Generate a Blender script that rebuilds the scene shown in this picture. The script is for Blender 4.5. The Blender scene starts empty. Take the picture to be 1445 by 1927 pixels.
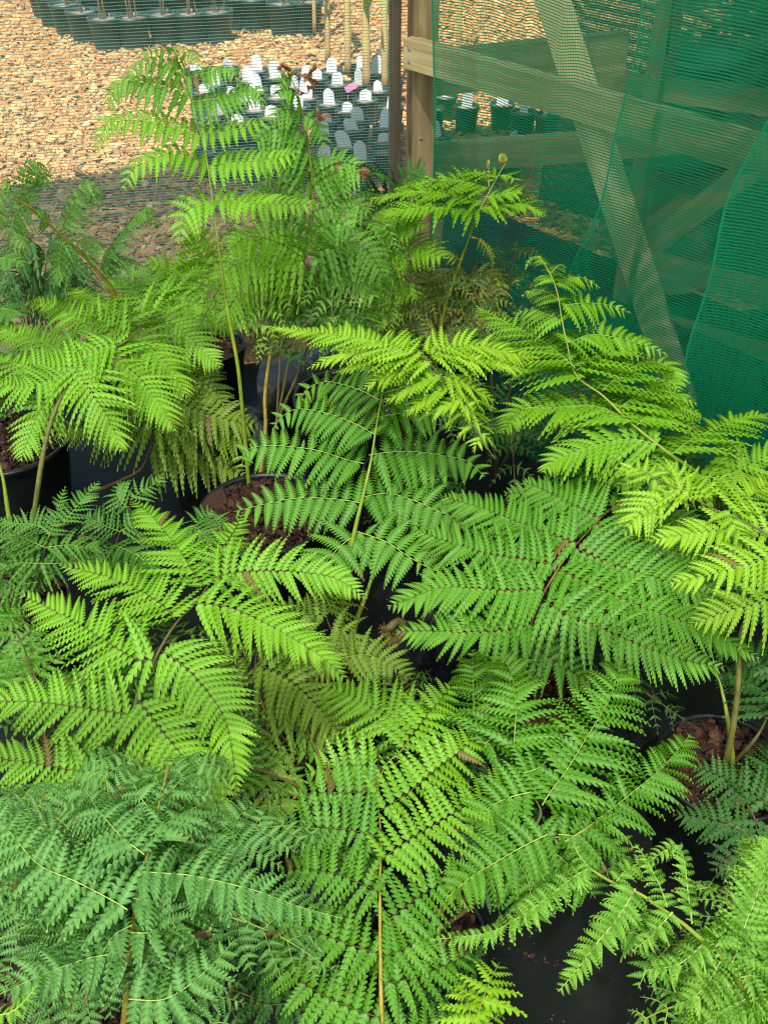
import bpy, math, random
import numpy as np
from mathutils import Vector

random.seed(7)
RNG = np.random.default_rng(11)
S = bpy.context.scene
COL = S.collection

# ------------------------------------------------------------------ camera
CAMH, PITCH, F = 1.65, math.radians(38.0), 1900.0
PW, PH = 1445, 1927
cam_d = bpy.data.cameras.new("camera")
cam = bpy.data.objects.new("camera", cam_d)
COL.objects.link(cam)
cam.location = (0, 0, CAMH)
cam.rotation_euler = (math.pi / 2 - PITCH, 0, 0)
cam_d.sensor_fit = 'VERTICAL'
cam_d.sensor_height = 36.0
cam_d.lens = 36.0 * F / PH
cam_d.clip_start = 0.02
cam_d.clip_end = 500
cam_d.dof.use_dof = True
cam_d.dof.focus_distance = 1.75
cam_d.dof.aperture_fstop = 18.0
S.camera = cam
CP, SP = math.cos(PITCH), math.sin(PITCH)
C0 = np.array([0, 0, CAMH])


def ray(px, py):
    r, u = (px - PW / 2) / F, (PH / 2 - py) / F
    return np.array([r, CP + u * SP, -SP + u * CP])


def pz(px, py, z):
    d = ray(px, py)
    return C0 + d * ((z - CAMH) / d[2])


def py_(px, py, Y):
    d = ray(px, py)
    return C0 + d * (Y / d[1])


def pp(px, py, o, n):
    """pixel onto a plane through o with normal n"""
    d = ray(px, py)
    o, n = np.array(o), np.array(n)
    return C0 + d * (np.dot(o - C0, n) / np.dot(d, n))


def nrm(v):
    v = np.asarray(v, float)
    return v / max(1e-9, np.linalg.norm(v))


# ------------------------------------------------------------------ objects
def tag(o, label=None, cat=None, group=None, kind=None):
    if label: o['label'] = label
    if cat: o['category'] = cat
    if group: o['group'] = group
    if kind: o['kind'] = kind
    return o


def empty(name, loc, label=None, cat=None, group=None):
    o = bpy.data.objects.new(name, None)
    o.empty_display_size = 0.05
    COL.objects.link(o)
    o.location = tuple(float(v) for v in loc)
    return tag(o, label, cat, group)


class MB:
    """collects faces, links them as one mesh object"""
    def __init__(s):
        s.v, s.f, s.m, s.c, s.uv, s.n = [], [], [], [], [], 0

    def add(s, v, f, mat=0, col=None):
        v = np.asarray(v, float)
        s.v.append(v)
        for q in f:
            s.f.append([i + s.n for i in q])
        s.m += [mat] * len(f)
        s.c.append(np.asarray(col, float) if col is not None else np.tile([.5, .5, .5, 1.], (len(v), 1)))
        s.n += len(v)

    def box(s, c, x, y, z, hx, hy, hz, mat=0, bev=0.0):
        c, x, y, z = map(np.asarray, (c, x, y, z))
        if bev <= 0:
            v = [c + x * hx * a + y * hy * b + z * hz * d for a in (-1, 1) for b in (-1, 1) for d in (-1, 1)]
            s.add(v, [(0, 1, 3, 2), (4, 6, 7, 5), (0, 4, 5, 1), (2, 3, 7, 6), (0, 2, 6, 4), (1, 5, 7, 3)], mat)
        else:
            ring = [(-1, -1 + bev / hy), (-1 + bev / hx, -1), (1 - bev / hx, -1), (1, -1 + bev / hy), (1, 1 - bev / hy), (1 - bev / hx, 1), (-1 + bev / hx, 1), (-1, 1 - bev / hy)]
            v = [c + x * hx * a + y * hy * b + z * hz * d for d in (-1, 1) for a, b in ring]
            f = [(i, (i + 1) % 8, 8 + (i + 1) % 8, 8 + i) for i in range(8)] + [tuple(range(7, -1, -1)), tuple(range(8, 16))]
            s.add(v, f, mat)

    def tube(s, pts, rad, seg=8, mat=0, col=None, cap=True):
        pts = np.asarray(pts, float)
        n = len(pts)
        rad = np.broadcast_to(np.asarray(rad, float), (n,))
        T = np.gradient(pts, axis=0)
        T /= np.maximum(1e-9, np.linalg.norm(T, axis=1))[:, None]
        a = np.array([0, 0, 1.]) if abs(T[0][2]) < .9 else np.array([1., 0, 0])
        V = []
        for i in range(n):
            u = nrm(np.cross(a, T[i])); w = np.cross(T[i], u); a = -np.cross(u, T[i]) if False else w
            a = w
            for k in range(seg):
                t = 2 * math.pi * k / seg
                V.append(pts[i] + rad[i] * (math.cos(t) * u + math.sin(t) * w))
        f = [(i * seg + k, i * seg + (k + 1) % seg, (i + 1) * seg + (k + 1) % seg, (i + 1) * seg + k) for i in range(n - 1) for k in range(seg)]
        if cap:
            f += [tuple(range(seg - 1, -1, -1)), tuple((n - 1) * seg + k for k in range(seg))]
        s.add(V, f, mat, None if col is None else np.tile(col, (len(V), 1)))

    def lathe(s, c, prof, seg=40, mat=0, cap=False, ax=(0, 0, 1)):
        c = np.asarray(c, float)
        z = nrm(ax); x = nrm(np.cross([0, 1, .01], z)); y = np.cross(z, x)
        V = []
        for r, h in prof:
            for k in range(seg):
                t = 2 * math.pi * k / seg
                V.append(c + x * r * math.cos(t) + y * r * math.sin(t) + z * h)
        n = len(prof)
        f = [(i * seg + k, i * seg + (k + 1) % seg, (i + 1) * seg + (k + 1) % seg, (i + 1) * seg + k) for i in range(n - 1) for k in range(seg)]
        if cap:
            f.append(tuple((n - 1) * seg + k for k in range(seg)))
        s.add(V, f, mat)

    def build(s, name, mats, parent=None, smooth=False, origin=None):
        me = bpy.data.meshes.new(name)
        V = np.concatenate(s.v)
        org = np.array(parent_loc(parent)) if parent is not None else (np.array(origin) if origin is not None else V.mean(0) * 0)
        V = V - org
        me.from_pydata(V.tolist(), [], s.f)
        for m in (mats if isinstance(mats, (list, tuple)) else [mats]):
            me.materials.append(m)
        me.polygons.foreach_set('material_index', s.m)
        if smooth:
            me.polygons.foreach_set('use_smooth', [True] * len(s.f))
        ca = me.color_attributes.new('tone', 'FLOAT_COLOR', 'POINT')
        ca.data.foreach_set('color', np.concatenate(s.c).astype(np.float32).ravel())
        me.update()
        o = bpy.data.objects.new(name, me)
        COL.objects.link(o)
        if parent is not None:
            o.parent = parent
        elif origin is not None:
            o.location = tuple(float(q) for q in org)
        return o


def parent_loc(p):
    L = np.zeros(3)
    while p is not None:
        L = L + np.array(p.location)
        p = p.parent
    return L


def tri_mesh(name, V, faces, sizes, mats, mi, tone, parent=None, smooth=True):
    """numpy mesh: faces flat loop array, sizes per face"""
    me = bpy.data.meshes.new(name)
    V = V - parent_loc(parent)
    me.vertices.add(len(V)); me.vertices.foreach_set('co', V.astype(np.float32).ravel())
    me.loops.add(len(faces)); me.loops.foreach_set('vertex_index', faces.astype(np.int32))
    me.polygons.add(len(sizes))
    st = np.concatenate([[0], np.cumsum(sizes)[:-1]]).astype(np.int32)
    me.polygons.foreach_set('loop_start', st)
    me.polygons.foreach_set('material_index', mi.astype(np.int32))
    me.polygons.foreach_set('use_smooth', np.full(len(sizes), smooth))
    for m in mats: me.materials.append(m)
    ca = me.color_attributes.new('tone', 'FLOAT_COLOR', 'POINT')
    ca.data.foreach_set('color', tone.astype(np.float32).ravel())
    me.update(calc_edges=True); me.validate()
    o = bpy.data.objects.new(name, me)
    COL.objects.link(o)
    if parent is not None: o.parent = parent
    return o


# ------------------------------------------------------------------ materials
def mat(name):
    m = bpy.data.materials.new(name); m.use_nodes = True
    nt = m.node_tree; nt.nodes.clear()
    return m, nt, nt.nodes, nt.links


def N(nt, t, **kw):
    n = nt.nodes.new(t)
    for k, v in kw.items():
        if k.startswith('i_'):
            n.inputs[k[2:].replace('_', ' ')].default_value = v
        else:
            setattr(n, k, v)
    return n


def ramp(nt, fac, stops):
    r = nt.nodes.new('ShaderNodeValToRGB')
    while len(r.color_ramp.elements) > 1: r.color_ramp.elements.remove(r.color_ramp.elements[-1])
    r.color_ramp.elements[0].position = stops[0][0]; r.color_ramp.elements[0].color = (*stops[0][1], 1)
    for p, c in stops[1:]:
        e = r.color_ramp.elements.new(p); e.color = (*c, 1)
    nt.links.new(fac, r.inputs[0])
    return r.outputs[0]


def leaf_mat(name, dark, mid, light, rough=.27, trans=.3, tc=None):
    m, nt, n, L = mat(name)
    at = N(nt, 'ShaderNodeAttribute', attribute_name='tone')
    sep = N(nt, 'ShaderNodeSeparateColor'); L.new(at.outputs['Color'], sep.inputs[0])
    no = N(nt, 'ShaderNodeTexNoise', i_Scale=38.0, i_Detail=3.0)
    tcn = N(nt, 'ShaderNodeTexCoord'); L.new(tcn.outputs['Object'], no.inputs['Vector'])
    a = N(nt, 'ShaderNodeMath', operation='MULTIPLY_ADD'); L.new(no.outputs['Fac'], a.inputs[0]); a.inputs[1].default_value = .35
    L.new(sep.outputs[0], a.inputs[2])
    b = N(nt, 'ShaderNodeMath', operation='ADD'); L.new(a.outputs[0], b.inputs[0]); b.inputs[1].default_value = -.17
    col = ramp(nt, b.outputs[0], [(0.0, dark), (.5, mid), (1.0, light)])
    # rib
    mx = N(nt, 'ShaderNodeMix', data_type='RGBA'); L.new(sep.outputs[1], mx.inputs[0])
    L.new(col, mx.inputs[6]); mx.inputs[7].default_value = (*[min(1, c * 1.25 + .02) for c in mid], 1)
    bm = N(nt, 'ShaderNodeMix', data_type='RGBA'); L.new(sep.outputs[2], bm.inputs[0]); L.new(mx.outputs[2], bm.inputs[6]); bm.inputs[7].default_value = (.17, .085, .03, 1)
    sn = N(nt, 'ShaderNodeTexNoise', i_Scale=23.0, i_Detail=5.0); L.new(tcn.outputs['Object'], sn.inputs['Vector'])
    sr = N(nt, 'ShaderNodeMapRange'); L.new(sn.outputs['Fac'], sr.inputs[0]); sr.inputs[1].default_value = .70; sr.inputs[2].default_value = .76; sr.inputs[4].default_value = .55
    mx = N(nt, 'ShaderNodeMix', data_type='RGBA'); L.new(sr.outputs[0], mx.inputs[0]); L.new(bm.outputs[2], mx.inputs[6]); mx.inputs[7].default_value = (.20, .15, .03, 1)
    pb = N(nt, 'ShaderNodeBsdfPrincipled', i_Roughness=rough)
    pb.inputs['Specular IOR Level'].default_value = .36
    L.new(mx.outputs[2], pb.inputs['Base Color'])
    bn = N(nt, 'ShaderNodeBump', i_Strength=.45, i_Distance=.003)
    n2 = N(nt, 'ShaderNodeTexNoise', i_Scale=420.0, i_Detail=2.0); L.new(tcn.outputs['Object'], n2.inputs['Vector'])
    L.new(n2.outputs['Fac'], bn.inputs['Height']); L.new(bn.outputs[0], pb.inputs['Normal'])
    tr = N(nt, 'ShaderNodeBsdfTranslucent')
    hs = N(nt, 'ShaderNodeHueSaturation', i_Hue=.485, i_Saturation=1.05, i_Value=1.3); L.new(mx.outputs[2], hs.inputs['Color'])
    L.new(hs.outputs[0], tr.inputs['Color'])
    ms = N(nt, 'ShaderNodeMixShader'); ms.inputs[0].default_value = trans
    L.new(pb.outputs[0], ms.inputs[1]); L.new(tr.outputs[0], ms.inputs[2])
    o = N(nt, 'ShaderNodeOutputMaterial'); L.new(ms.outputs[0], o.inputs[0])
    return m


def noise_mat(name, stops, scale=20, detail=6, rough=.7, bump=.3, bscale=None, stretch=(1, 1, 1), spec=.4, coord='Object', dist=.01):
    m, nt, n, L = mat(name)
    tcn = N(nt, 'ShaderNodeTexCoord')
    mp = N(nt, 'ShaderNodeMapping'); mp.inputs['Scale'].default_value = stretch
    L.new(tcn.outputs[coord], mp.inputs[0])
    no = N(nt, 'ShaderNodeTexNoise', i_Scale=float(scale), i_Detail=float(detail), i_Roughness=.62)
    L.new(mp.outputs[0], no.inputs['Vector'])
    col = ramp(nt, no.outputs['Fac'], stops)
    pb = N(nt, 'ShaderNodeBsdfPrincipled', i_Roughness=rough); pb.inputs['Specular IOR Level'].default_value = spec
    L.new(col, pb.inputs['Base Color'])
    if bump:
        n2 = N(nt, 'ShaderNodeTexNoise', i_Scale=float(bscale or scale * 3), i_Detail=5.0)
        L.new(mp.outputs[0], n2.inputs['Vector'])
        bn = N(nt, 'ShaderNodeBump', i_Strength=bump, i_Distance=dist)
        L.new(n2.outputs['Fac'], bn.inputs['Height']); L.new(bn.outputs[0], pb.inputs['Normal'])
    o = N(nt, 'ShaderNodeOutputMaterial'); L.new(pb.outputs[0], o.inputs[0])
    return m


def tone_mat(name, stops, rough=.8, bump=.4, bscale=120, spec=.3):
    """colour from the per-piece tone attribute, as chips differ one from another"""
    m, nt, n, L = mat(name)
    at = N(nt, 'ShaderNodeAttribute', attribute_name='tone')
    sep = N(nt, 'ShaderNodeSeparateColor'); L.new(at.outputs['Color'], sep.inputs[0])
    tcn = N(nt, 'ShaderNodeTexCoord')
    no = N(nt, 'ShaderNodeTexNoise', i_Scale=float(bscale), i_Detail=4.0); L.new(tcn.outputs['Object'], no.inputs['Vector'])
    a = N(nt, 'ShaderNodeMath', operation='MULTIPLY_ADD'); L.new(no.outputs['Fac'], a.inputs[0]); a.inputs[1].default_value = .4
    L.new(sep.outputs[0], a.inputs[2])
    b = N(nt, 'ShaderNodeMath', operation='ADD'); L.new(a.outputs[0], b.inputs[0]); b.inputs[1].default_value = -.2
    col = ramp(nt, b.outputs[0], stops)
    pb = N(nt, 'ShaderNodeBsdfPrincipled', i_Roughness=rough); pb.inputs['Specular IOR Level'].default_value = spec
    L.new(col, pb.inputs['Base Color'])
    bn = N(nt, 'ShaderNodeBump', i_Strength=bump, i_Distance=.004); L.new(no.outputs['Fac'], bn.inputs['Height']); L.new(bn.outputs[0], pb.inputs['Normal'])
    o = N(nt, 'ShaderNodeOutputMaterial'); L.new(pb.outputs[0], o.inputs[0])
    return m


def net_mat(name, colr, ph, th, pv, tv, trans=.45, veil=0.0, hem=0.0):
    """woven shade net: horizontal and vertical threads from the cloth's own UV in metres, open between"""
    m, nt, n, L = mat(name)
    uv = N(nt, 'ShaderNodeUVMap', uv_map='cloth')
    nz = N(nt, 'ShaderNodeTexNoise', i_Scale=9.0, i_Detail=2.0); L.new(uv.outputs[0], nz.inputs['Vector'])
    sx = N(nt, 'ShaderNodeSeparateXYZ'); L.new(uv.outputs[0], sx.inputs[0])

    def thread(src, per, frac, wob):
        w = N(nt, 'ShaderNodeMath', operation='MULTIPLY_ADD'); L.new(nz.outputs['Fac'], w.inputs[0]); w.inputs[1].default_value = wob; L.new(src, w.inputs[2])
        d = N(nt, 'ShaderNodeMath', operation='DIVIDE'); L.new(w.outputs[0], d.inputs[0]); d.inputs[1].default_value = per
        fr = N(nt, 'ShaderNodeMath', operation='FRACT'); L.new(d.outputs[0], fr.inputs[0])
        lt = N(nt, 'ShaderNodeMath', operation='LESS_THAN'); L.new(fr.outputs[0], lt.inputs[0]); lt.inputs[1].default_value = frac
        return lt.outputs[0]
    h = thread(sx.outputs[1], ph, th, .005)
    v = thread(sx.outputs[0], pv, tv, .005)
    mx = N(nt, 'ShaderNodeMath', operation='MAXIMUM'); L.new(h, mx.inputs[0]); L.new(v, mx.inputs[1])
    if hem:
        lt = N(nt, 'ShaderNodeMath', operation='LESS_THAN'); L.new(sx.outputs[0], lt.inputs[0]); lt.inputs[1].default_value = hem
        m3 = N(nt, 'ShaderNodeMath', operation='MAXIMUM'); L.new(mx.outputs[0], m3.inputs[0]); L.new(lt.outputs[0], m3.inputs[1]); mx = m3
    if veil:
        m2 = N(nt, 'ShaderNodeMath', operation='MAXIMUM'); L.new(mx.outputs[0], m2.inputs[0]); m2.inputs[1].default_value = veil
        mx = m2
    df = N(nt, 'ShaderNodeBsdfPrincipled', i_Roughness=.5)
    df.inputs['Base Color'].default_value = (*colr, 1)
    tr = N(nt, 'ShaderNodeBsdfTranslucent'); tr.inputs[0].default_value = (*[min(1, c * 1.4) for c in colr], 1)
    ms = N(nt, 'ShaderNodeMixShader'); ms.inputs[0].default_value = trans
    L.new(df.outputs[0], ms.inputs[1]); L.new(tr.outputs[0], ms.inputs[2])
    tp = N(nt, 'ShaderNodeBsdfTransparent')
    fin = N(nt, 'ShaderNodeMixShader'); L.new(mx.outputs[0], fin.inputs[0]); L.new(tp.outputs[0], fin.inputs[1]); L.new(ms.outputs[0], fin.inputs[2])
    o = N(nt, 'ShaderNodeOutputMaterial'); L.new(fin.outputs[0], o.inputs[0])
    return m


LEAF = {
    'bright': leaf_mat('leaf_bright', (.050, .175, .003), (.135, .335, .006), (.26, .49, .016), trans=.26),
    'yellow': leaf_mat('leaf_young', (.12, .27, .005), (.20, .40, .008), (.34, .54, .018), trans=.26),
    'mid': leaf_mat('leaf_mid', (.018, .098, .003), (.070, .235, .006), (.175, .40, .016), rough=.27, trans=.20),
    'blue': leaf_mat('leaf_bluish', (.034, .14, .026), (.095, .27, .052), (.20, .42, .085), rough=.27, trans=.25),  # bluish base colour stands in for the soft sheen on near leaves
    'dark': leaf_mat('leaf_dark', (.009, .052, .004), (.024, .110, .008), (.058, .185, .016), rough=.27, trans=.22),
    'olive': leaf_mat('leaf_old', (.06, .13, .008), (.14, .26, .015), (.26, .38, .03), rough=.27, trans=.3),
    'rusty': leaf_mat('leaf_rusty', (.08, .13, .02), (.17, .23, .04), (.34, .24, .09), rough=.5, trans=.25),
    'pale': leaf_mat('leaf_pale', (.05, .18, .012), (.135, .335, .025), (.27, .50, .05), rough=.27, trans=.26),
    'lacy': leaf_mat('leaf_lacy', (.023, .10, .007), (.058, .19, .013), (.12, .30, .024), rough=.27, trans=.26),
}
RIB = {
    'green': noise_mat('rib_green', [(.3, (.16, .26, .03)), (.7, (.26, .36, .06))], 30, rough=.45, bump=0),
    'pale': noise_mat('rib_pale', [(.3, (.26, .38, .07)), (.7, (.36, .46, .12))], 30, rough=.45, bump=0),
    'brown': noise_mat('rib_brown', [(.3, (.05, .045, .015)), (.7, (.13, .11, .03))], 40, rough=.55, bump=.2),
    'gold': noise_mat('rib_gold', [(.3, (.20, .15, .015)), (.7, (.34, .28, .03))], 40, rough=.5, bump=.2),
    'stemgreen': noise_mat('stem_green', [(.3, (.13, .20, .015)), (.7, (.24, .32, .03))], 25, rough=.4, bump=.15),
    'olive': noise_mat('stem_olive', [(.3, (.06, .065, .012)), (.7, (.16, .16, .03))], 30, rough=.5, bump=.2),
    'rust': noise_mat('stem_rust', [(.3, (.10, .045, .012)), (.7, (.26, .13, .03))], 60, rough=.6, bump=.3),
}
HAIR = noise_mat('stem_hair', [(.3, (.30, .16, .03)), (.7, (.5, .33, .09))], 60, rough=.6, bump=0)
DEAD = noise_mat('dead_leaf', [(.3, (.07, .03, .012)), (.7, (.26, .12, .05))], 60, rough=.8, bump=.4)
POT = noise_mat('black_plastic', [(.35, (.003, .004, .004)), (.7, (.008, .010, .010))], 14, rough=.36, bump=.2, bscale=60, spec=.42)
POTIN = noise_mat('pot_inside', [(.35, (.008, .011, .010)), (.7, (.02, .026, .024))], 18, rough=.5, bump=.15, bscale=50)
BARK = tone_mat('bark_chips', [(0, (.007, .004, .003)), (.45, (.032, .013, .007)), (.8, (.068, .029, .016)), (1, (.18, .09, .05))], rough=.75, bump=.6, bscale=160)
SOIL = noise_mat('peat', [(.3, (.012, .007, .005)), (.7, (.045, .02, .012))], 90, rough=.9, bump=.9, bscale=240)
CHIP = tone_mat('wood_chip', [(0, (.17, .078, .028)), (.4, (.40, .205, .078)), (.8, (.54, .315, .13)), (1, (.68, .49, .27))], rough=.8, bump=.35, bscale=80)
WOOD = noise_mat('treated_timber', [(.3, (.13, .085, .035)), (.5, (.24, .165, .075)), (.75, (.34, .25, .125))], 7, detail=9, rough=.75, bump=.35, bscale=40, stretch=(1, 1, .18))
WOODB = noise_mat('weathered_timber', [(.3, (.10, .075, .035)), (.55, (.20, .15, .07)), (.8, (.30, .23, .12))], 6, detail=9, rough=.8, bump=.35, bscale=40, stretch=(.5, .5, .5))
def wood_mat(name, a, b, c):
    m, nt, n, L = mat(name)
    tcn = N(nt, 'ShaderNodeTexCoord'); mp = N(nt, 'ShaderNodeMapping'); mp.inputs['Scale'].default_value = (1.6, 26, 26); L.new(tcn.outputs['Object'], mp.inputs[0])
    oi = N(nt, 'ShaderNodeObjectInfo'); L.new(oi.outputs['Random'], mp.inputs['Location'])
    no = N(nt, 'ShaderNodeTexNoise', i_Scale=1.6, i_Detail=9.0, i_Roughness=.65, i_Distortion=.6); L.new(mp.outputs[0], no.inputs['Vector'])
    col = ramp(nt, no.outputs['Fac'], [(.28, a), (.5, b), (.72, c)])
    mk = N(nt, 'ShaderNodeMapping'); mk.inputs['Scale'].default_value = (3.1, 11, 11); L.new(tcn.outputs['Object'], mk.inputs[0])
    vo = N(nt, 'ShaderNodeTexVoronoi', i_Scale=1.0); L.new(mk.outputs[0], vo.inputs['Vector'])
    mr = N(nt, 'ShaderNodeMapRange'); L.new(vo.outputs['Distance'], mr.inputs[0]); mr.inputs[1].default_value = .10; mr.inputs[2].default_value = .20; mr.inputs[3].default_value = .75; mr.inputs[4].default_value = 0
    n2 = N(nt, 'ShaderNodeTexNoise', i_Scale=3.0, i_Detail=4.0); L.new(tcn.outputs['Object'], n2.inputs['Vector'])
    st = N(nt, 'ShaderNodeMapRange'); L.new(n2.outputs['Fac'], st.inputs[0]); st.inputs[1].default_value = .5; st.inputs[2].default_value = .75; st.inputs[4].default_value = .5
    m1 = N(nt, 'ShaderNodeMix', data_type='RGBA'); L.new(st.outputs[0], m1.inputs[0]); L.new(col, m1.inputs[6]); m1.inputs[7].default_value = (a[0] * .8, a[1] * .95, a[2] * .8, 1)
    m2 = N(nt, 'ShaderNodeMix', data_type='RGBA'); L.new(mr.outputs[0], m2.inputs[0]); L.new(m1.outputs[2], m2.inputs[6]); m2.inputs[7].default_value = (.06, .035, .015, 1)
    pb = N(nt, 'ShaderNodeBsdfPrincipled', i_Roughness=.75); L.new(m2.outputs[2], pb.inputs['Base Color'])
    bn = N(nt, 'ShaderNodeBump', i_Strength=.5, i_Distance=.003); L.new(no.outputs['Fac'], bn.inputs['Height']); L.new(bn.outputs[0], pb.inputs['Normal'])
    o = N(nt, 'ShaderNodeOutputMaterial'); L.new(pb.outputs[0], o.inputs[0])
    return m


WOOD = wood_mat('treated_timber_grain', (.12, .09, .037), (.23, .175, .080), (.35, .28, .145))
SCREW = noise_mat('screw_steel', [(.4, (.12, .12, .12)), (.6, (.2, .2, .2))], 30, rough=.4, bump=0)
WOODL = wood_mat('pale_timber_grain', (.38, .32, .15), (.58, .50, .27), (.70, .61, .36)) if True else noise_mat('pale_timber', [(.3, (.22, .17, .08)), (.5, (.36, .28, .15)), (.75, (.46, .37, .22))], 7, detail=9, rough=.75, bump=.35, bscale=40)
TAGW = noise_mat('white_plastic', [(.4, (.58, .62, .67)), (.6, (.66, .69, .73))], 40, rough=.45, bump=0)
INK = noise_mat('faded_print', [(.4, (.45, .48, .52)), (.6, (.58, .60, .64))], 80, rough=.6, bump=0)

# ------------------------------------------------------------------ fern geometry
def catmull(P, n):
    P = np.asarray(P, float)
    if len(P) == 2:
        t = np.linspace(0, 1, n)[:, None]
        return P[0] * (1 - t) + P[1] * t
    Q = np.vstack([2 * P[0] - P[1], P, 2 * P[-1] - P[-2]])
    seg = np.linalg.norm(np.diff(P, axis=0), axis=1) ** .5 + 1e-6
    k = np.concatenate([[0], np.cumsum(seg)])
    out = []
    for t in np.linspace(0, k[-1], n):
        i = min(len(P) - 2, np.searchsorted(k, t, 'right') - 1)
        u = (t - k[i]) / (k[i + 1] - k[i])
        p0, p1, p2, p3 = Q[i], Q[i + 1], Q[i + 2], Q[i + 3]
        out.append(.5 * (2 * p1 + (p2 - p0) * u + (2 * p0 - 5 * p1 + 4 * p2 - p3) * u * u + (3 * p1 - p0 - 3 * p2 + p3) * u ** 3))
    return np.array(out)


def resample(P, n):
    d = np.concatenate([[0], np.cumsum(np.linalg.norm(np.diff(P, axis=0), axis=1))])
    t = np.linspace(0, d[-1], n)
    return np.stack([np.interp(t, d, P[:, k]) for k in range(3)], 1), d[-1]


_tmpl = {}
def template(K, depth, fwd):
    """one pinnule: K lobes a side; u along 0..1, v across -1..1, h height in half widths"""
    key = (K, depth, fwd)
    if key in _tmpl: return _tmpl[key]
    us = np.linspace(0, 1, K + 1)
    hw = lambda u: (0.90 + .10 * min(1, u / .2)) * max(0., 1 - u ** 1.25) ** .72
    V, Fc = [], []
    mid = []
    for u in us:
        mid.append(len(V)); V.append((u, 0, -.12, 1.))
    for s in (-1, 1):
        notch = []
        for i, u in enumerate(us):
            notch.append(len(V)); V.append((u + fwd * .2 * (1 - u), s * hw(u) * (1 - depth), .0, .15))
        for i in range(K):
            d = us[i + 1] - us[i]
            w = hw(us[i] + .5 * d)
            g = fwd * (1 - .4 * us[i])
            a = len(V); V.append((us[i] + d * .17 + g * .85, s * w * .84, .16, .0))
            b = len(V); V.append((us[i] + d * .60 + g * 1.25, s * w * 1.06, -.40, .0))
            c = len(V); V.append((us[i] + d * .90 + g * .95, s * w * .82, -.22, .0))
            m0, m1, n0, n1 = mid[i], mid[i + 1], notch[i], notch[i + 1]
            fs = [(m0, n0, a, b), (m0, b, c, m1), (m1, c, n1)]
            if i == K - 1: fs = [(m0, n0, a, b), (m0, b, c, m1)]
            for q in fs: Fc.append(q if s > 0 else q[::-1])
    V = np.array(V)
    V[:, 0] = np.minimum(V[:, 0], 1.02)
    loops = np.concatenate([np.array(q) for q in Fc]); sizes = np.array([len(q) for q in Fc])
    _tmpl[key] = (V, loops, sizes)
    return _tmpl[key]


UP = np.array([0, 0, 1.])


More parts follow.
